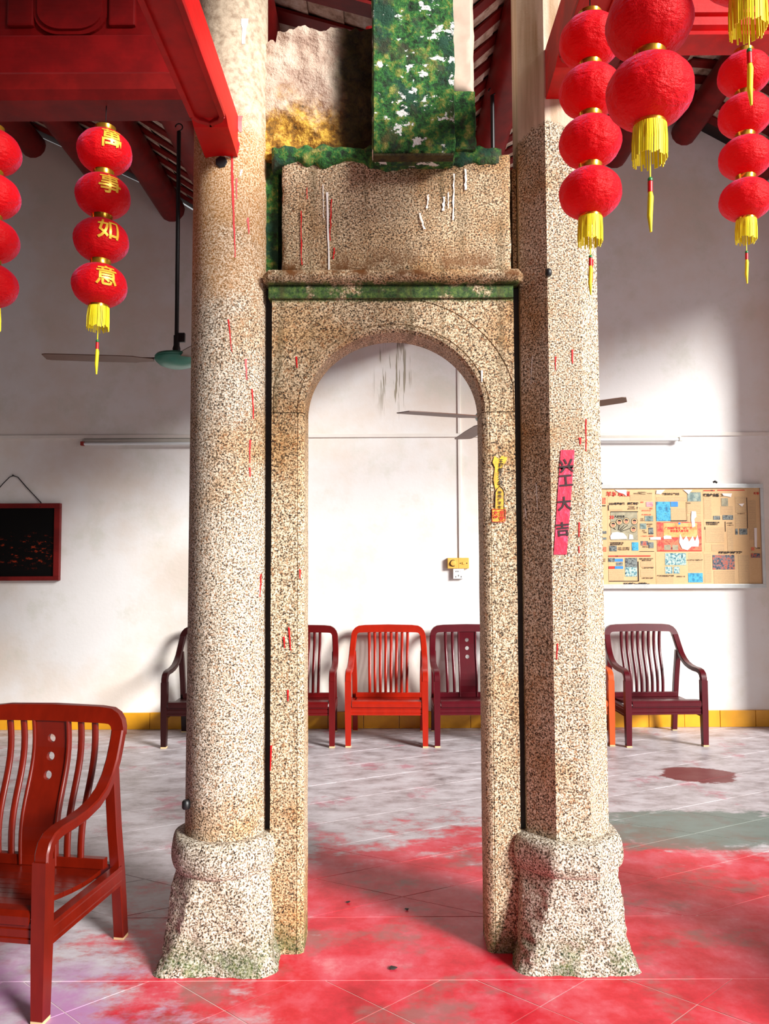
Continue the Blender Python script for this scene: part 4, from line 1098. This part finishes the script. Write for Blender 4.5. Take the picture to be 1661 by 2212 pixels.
for r in [(-150, 540, 60, 730, 'g'), (596, 278, 735, 460, 'b'), (735, 278, 803, 325, 'u'), (890, 190, 1020, 275, 'g'), (603, 470, 1028, 742, 'r'), (665, 480, 985, 610, 'o'), (672, 685, 735, 735, 'k'), (750, 685, 805, 735, 'k'), (168, 372, 425, 640, 'k'),
          (503, 280, 568, 325, 'p'), (490, 412, 570, 462, 'g'), (445, 482, 505, 535, 'g'), (525, 522, 572, 585, 'd'), (453, 650, 522, 690, 's'), (525, 660, 575, 715, 'd'), (157, 692, 228, 745, 'd'), (368, 660, 432, 738, 'b'),
          (305, 808, 420, 895, 'd'), (305, 895, 420, 982, 'c'), (148, 808, 208, 845, 'd'), (208, 815, 285, 842, 'u'), (222, 850, 282, 880, 'd'), (208, 885, 288, 910, 'u'), (680, 762, 880, 875, 'c'), (682, 890, 752, 955, 'c'), (762, 890, 818, 955, 'c'),
          (898, 950, 1038, 1038, 'b'), (1128, 780, 1338, 916, 's'), (1135, 412, 1200, 448, 'd'), (1222, 405, 1322, 448, 'd'), (1342, 532, 1366, 588, 'd'), (1380, 532, 1456, 588, 'd'), (1210, 245, 1275, 320, 'k'), (80, 240, 122, 298, 'r'), (82, 705, 130, 748, 'r'),
          (82, 555, 130, 580, 'd'), (82, 615, 130, 635, 'd'), (1490, 765, 1578, 805, 's'), (1492, 708, 1522, 738, 'r')]:
    flat(*r[:4], PH[r[4]], 'printed_photo', 0.0034 if r[4] not in 'r' else 0.0030)
flat(665, 482, 985, 612, PH['o'], 'printed_photo', 0.0042)
for r in [(168, 370, 427, 376), (421, 370, 428, 640), (880, 278, 887, 458), (735, 455, 887, 462), (1245, 465, 1252, 560), (424, 840, 436, 1028), (155, 1024, 434, 1029), (1452, 240, 1456, 530), (145, 312, 152, 360), (1055, 515, 1060, 540), (80, 312, 122, 320), (440, 745, 580, 748), (450, 205, 500, 208)]: flat(*r, M_INK, 'printed_rule', 0.0046)
for r in [(150, 785, 545, 794), (1045, 170, 1150, 177), (1175, 166, 1430, 172), (152, 886, 205, 910), (612, 738, 1028, 744)]: flat(*r, M_RINK, 'printed_rule', 0.0046)
def torn(pts, name='torn_patch'):
    MB().extrude([BP(x, y, 0.0062) for x, y in pts], (0, 0.001, 0)).build(name, M_WPAP, nb)
torn([(205, 165), (318, 165), (318, 228), (290, 205), (240, 190)]); torn([(600, 170), (680, 165), (640, 208), (596, 205)]); torn([(850, 165), (938, 165), (900, 208)]); torn([(930, 368), (970, 370), (975, 420), (955, 440), (965, 510), (935, 520), (925, 440)])
torn([(165, 600), (185, 570), (230, 562), (290, 575), (318, 605), (322, 628), (168, 632)]); torn([(820, 580), (850, 640), (880, 600), (905, 655), (940, 600), (960, 650), (985, 590), (1000, 650), (995, 700), (930, 700), (890, 735), (840, 720), (812, 660)])
torn([(540, 615), (600, 610), (640, 612), (640, 636), (540, 636)]); torn([(665, 605), (690, 595), (735, 600), (742, 628), (668, 630)]); torn([(1370, 300), (1425, 295), (1405, 325)]); torn([(1518, 525), (1544, 525), (1544, 715), (1522, 700)]); torn([(345, 585), (375, 590), (382, 630), (340, 632)]); torn([(1215, 200), (1310, 200), (1300, 235), (1230, 222)])
def disc(cx_, cy_, r, mat, name, lvl, a0=0, a1=360):
    pts = [BP(cx_ + r * math.cos(math.radians(a)), cy_ - r * math.sin(math.radians(a)), lvl) for a in range(a0, a1, 24)]
    MB().extrude(pts, (0, 0.0006, 0)).build(name, mat, nb)
M_SKIN = plain('printed_skin_tone', (206, 130, 104), 0.8)
for cx_, cy_ in [(192, 495), (250, 468), (315, 460), (392, 465), (383, 538)]:
    disc(cx_, cy_, 32, M_INK, 'portrait_ring', 0.0048); disc(cx_, cy_, 28, M_NEWS, 'portrait_ground', 0.0056); disc(cx_, cy_ + 4, 17, M_SKIN, 'portrait_face', 0.0062); disc(cx_, cy_ - 2, 18, M_INK, 'portrait_hair', 0.0068, 0, 181)
disc(815, 484, 11, PH['u'], 'printed_emblem', 0.0056)
for x0, y0, x1, y1 in [(240, 545, 250, 500), (250, 548, 295, 500), (260, 552, 330, 500), (215, 540, 195, 525), (262, 560, 350, 530)]:
    A, B = BP(x0, y0, 0.0052), BP(x1, y1, 0.0052); MB().tube([A, B], 0.0025, 4).build('printed_line', M_INK, nb)
def head(s, cx_, cy_, h, mat=None, stretch=1.0, lvl=0.0052, bold=0.02, name='headline'):
    sz = h * 280 / 1221 / 1650 * YW * 1.12
    vs, fs = text_mesh(s, sz, sz * bold, 1); c = BP(cx_, cy_, lvl)
    if not vs: return
    MB().add([Vector((c.x + v.x * stretch, c.y, c.z + v.y)) for v in vs], fs).build(name, mat or M_INK, nb)
head('羊城晚报', 240, 205, 44, M_RINK, 1.15); head('2020年基本地', 228, 297, 23, None, 0.95, bold=0.045); head('养薪年份', 380, 296, 23, None, 1.0, bold=0.045)
head('?', 420, 338, 34); head('每月回收', 365, 328, 13); head('本月点评点', 365, 345, 13); head('33', 180, 425, 36, M_RINK, bold=0.05); head('人被终身', 252, 418, 22)
head('个性化办公平台生', 735, 205, 19, None, 0.95, bold=0.04); head('鼓励企业买', 1115, 216, 26, bold=0.05); head('工', 1215, 216, 26); head('广西前程壮族飞机客户', 805, 527, 22, M_RINK, 1.05, bold=0.04); head('创业富人奋斗年', 815, 553, 22, M_RINK, 1.0, bold=0.04)
head('四种办法“对症下药”', 1297, 757, 22, bold=0.05); head('五位事件“一点就看”一', 412, 1052, 22, bold=0.05); head('飞机在市场价格行情', 225, 665, 13, bold=0.04); head('最近市场价格下降', 225, 680, 13, bold=0.04); head('六月一日大事记', 292, 712, 14); head('中国工业记录者', 292, 728, 14)
head('青春与美好相逢在这', 505, 815, 13); head('等着我们去发现', 500, 830, 13); head('飞上蓝天的梦想家', 515, 900, 13); head('小家庭里有大道理', 515, 997, 12); head('每日新闻报道生产消费', 685, 976, 14); head('实现自立一生', 830, 982, 12); head('大力提升城市服务水平', 962, 827, 13)
head('香港市民最近七天', 1130, 474, 14, bold=0.04); head('很多市民来到了', 1125, 491, 14, bold=0.04); head('城市更新', 1290, 480, 12); head('便民计划', 1295, 500, 12); head('文化活动中心', 465, 190, 12); head('市民生活第一', 425, 201, 12); head('今日关注', 535, 200, 11)
head('把好关工作人员', 505, 362, 11, M_RINK); head('把心思用在上面', 505, 400, 11, M_RINK); head('四月份', 905, 292, 10); head('公告', 225, 790, 12); head('专题', 1118, 172, 10); head('乡村振兴计划', 1395, 390, 10); head('新春', 1540, 200, 22, M_RINK); head('生活版', 1555, 715, 12); head('今天', 465, 440, 13); head('大学生', 465, 455, 11); head('读者来信', 495, 1003 - 300, 12)
head('快乐', 465, 283, 14, M_RINK); head('精彩', 550, 343, 12, M_RINK); head('实时消息', 535, 490, 12); head('公司', 530, 508, 12); head('新的', 480, 552, 11); head('方案之', 495, 568, 11); head('一个月后又一次重要的', 512, 602, 11, M_RINK); head('今日', 105, 820, 13); head('夏天', 105, 838, 13)
# clip on the board top
MB().tube([BP(1130, 98, 0.01), BP(1145, 88, 0.015), BP(1165, 100, 0.012)], 0.01, 6).build('hook', M_IRON, nb); MB().tube([BP(75, 110, 0.01), BP(85, 100, 0.012)], 0.012, 6).build('hook', M_IRON, nb)

# ------------------------------------------------------------------ paper slips on the stone
def mk_slip():
    t = NT('crinkled_red_paper'); n = t.noise(1, 5, 0.75, vec=t.scaled((60, 60, 22)))
    return t.done(t.mix(t.step(n, 0.5, 0.66), lin((232, 22, 62)), lin((246, 80, 120))), 0.5, bump=n, strength=0.5, bdist=0.004)
corners = [(1211, 972), (1241, 972), (1224, 1198), (1196, 1197)]
n = 14; A = []; B = []
for i in range(n + 1):
    t = i / n
    A.append(on_oct(corners[0][0] + (corners[3][0] - corners[0][0]) * t, 972 + 226 * t, FR)); B.append(on_oct(corners[1][0] + (corners[2][0] - corners[1][0]) * t, 972 + 226 * t, FR))
for q in A + B: q.y -= 0.001
slip = MB(); slip.strip(A, B); slip.strip([p + Vector((0, 0.0016, 0)) for p in A], [p + Vector((0, 0.0016, 0)) for p in B])
slip = tag(slip.build('paper_slip', mk_slip()), 'pink-red paper slip with four black characters on the eight-sided pillar', 'paper slip')
M_BRUSH = plain('brush_ink', (46, 6, 14), 0.6, 0.1)
def slip_char(c, px, py, h, parent, mat, face=True, Yp=None, bold=0.03, rot=0.0, sx=1.0):
    s_ = h / 550
    vs, fs = text_mesh(c, s_, s_ * bold, 2)
    ctr = on_oct(px, py, FR) if face else P(px, py, Yp)
    R = Matrix.Rotation(rot, 3, 'Y')
    MB().add([Vector((ctr.x, ctr.y - 0.003, ctr.z)) + R @ Vector((v.x * sx, 0, v.y)) for v in vs], fs).build('brushed_character', mat, parent)
for c, px, py in (('兴', 1223, 1006), ('工', 1222, 1038), ('大', 1219, 1088), ('吉', 1215, 1143)): slip_char(c, px, py, 30, slip, M_BRUSH, rot=-0.08)
def mk_talis():
    t = NT('flaking_yellow_paper'); a = t.noise(26, 5, 0.7)
    return t.done(t.ramp(a, [(0.35, lin((150, 124, 84))), (0.47, lin((206, 160, 60))), (0.6, lin((236, 190, 60)))]), 0.8)
YT = YA - 0.0045
tal = empty('paper_charm', P(1080, 1128, YT), 'torn yellow paper charm with black characters and red seal on the right jamb', 'paper charm')
pts = [(1068, 985), (1078, 992), (1084, 984), (1096, 988), (1092, 1000), (1083, 1010), (1076, 1030), (1082, 1052), (1088, 1058), (1088, 1092), (1092, 1098), (1090, 1126), (1064, 1128), (1062, 1100), (1069, 1096), (1070, 1060), (1066, 1036), (1069, 1010), (1064, 998)]
MB().extrude([P(x, y, YT) for x, y in pts], (0, 0.0015, 0)).build('yellow_paper', mk_talis(), tal)
for c, px, py, h in (('王', 1082, 997, 11), ('村', 1082, 1006, 11), ('都', 1081, 1016, 11), ('天', 1081, 1027, 11), ('公', 1081, 1037, 11), ('爷', 1080, 1046, 11)): slip_char(c, px, py, h, tal, M_INK, False, YT, 0.02)
path = [(1069, 1100), (1070, 1064), (1073, 1057), (1080, 1050), (1086, 1056), (1089, 1064), (1089, 1118)]
MB().tube([P(x, y, YT - 0.001) for x, y in path], 0.0013, 5).build('printed_border', M_INK, tal)
for i, c in enumerate('神符保平安'): slip_char(c, 1079, 1064 + i * 8, 8, tal, M_INK, False, YT, 0.02)
for a, b in (((1063, 1100), (1092, 1101)), ((1092, 1101), (1091, 1128)), ((1091, 1128), (1063, 1127)), ((1063, 1127), (1063, 1100))):
    MB().tube([P(*a, YT - 0.0015), P(*b, YT - 0.0015)], 0.0011, 5).build('seal_border', M_RINK, tal)
for c, px, py in (('大', 1071, 1108), ('吉', 1084, 1108), ('平', 1071, 1120), ('安', 1084, 1120)): slip_char(c, px, py, 12, tal, M_RINK, False, YT - 0.001, 0.03)

# ------------------------------------------------------------------ litter on the floor
def scrap(px, py, s, label):
    c = G(px, py); rnd = random.Random(px)
    pts = [(c.x + s * 1.2 * math.cos(a) * rnd.uniform(0.6, 1), c.y + s * math.sin(a) * rnd.uniform(0.6, 1), 0.001 + rnd.uniform(0, 0.004)) for a in [k * PI / 3 for k in range(6)]]
    tag(MB().extrude(pts, (0, 0, 0.002)).build('litter_scrap', M_DKP), label, 'litter')
scrap(848, 2093, 0.016, 'black scrap lying on the red floor in the middle of the archway')
scrap(752, 1950, 0.010, 'small dark crumb on the floor beside the left jamb')
scrap(878, 1966, 0.009, 'small dark crumb on the floor behind the archway')
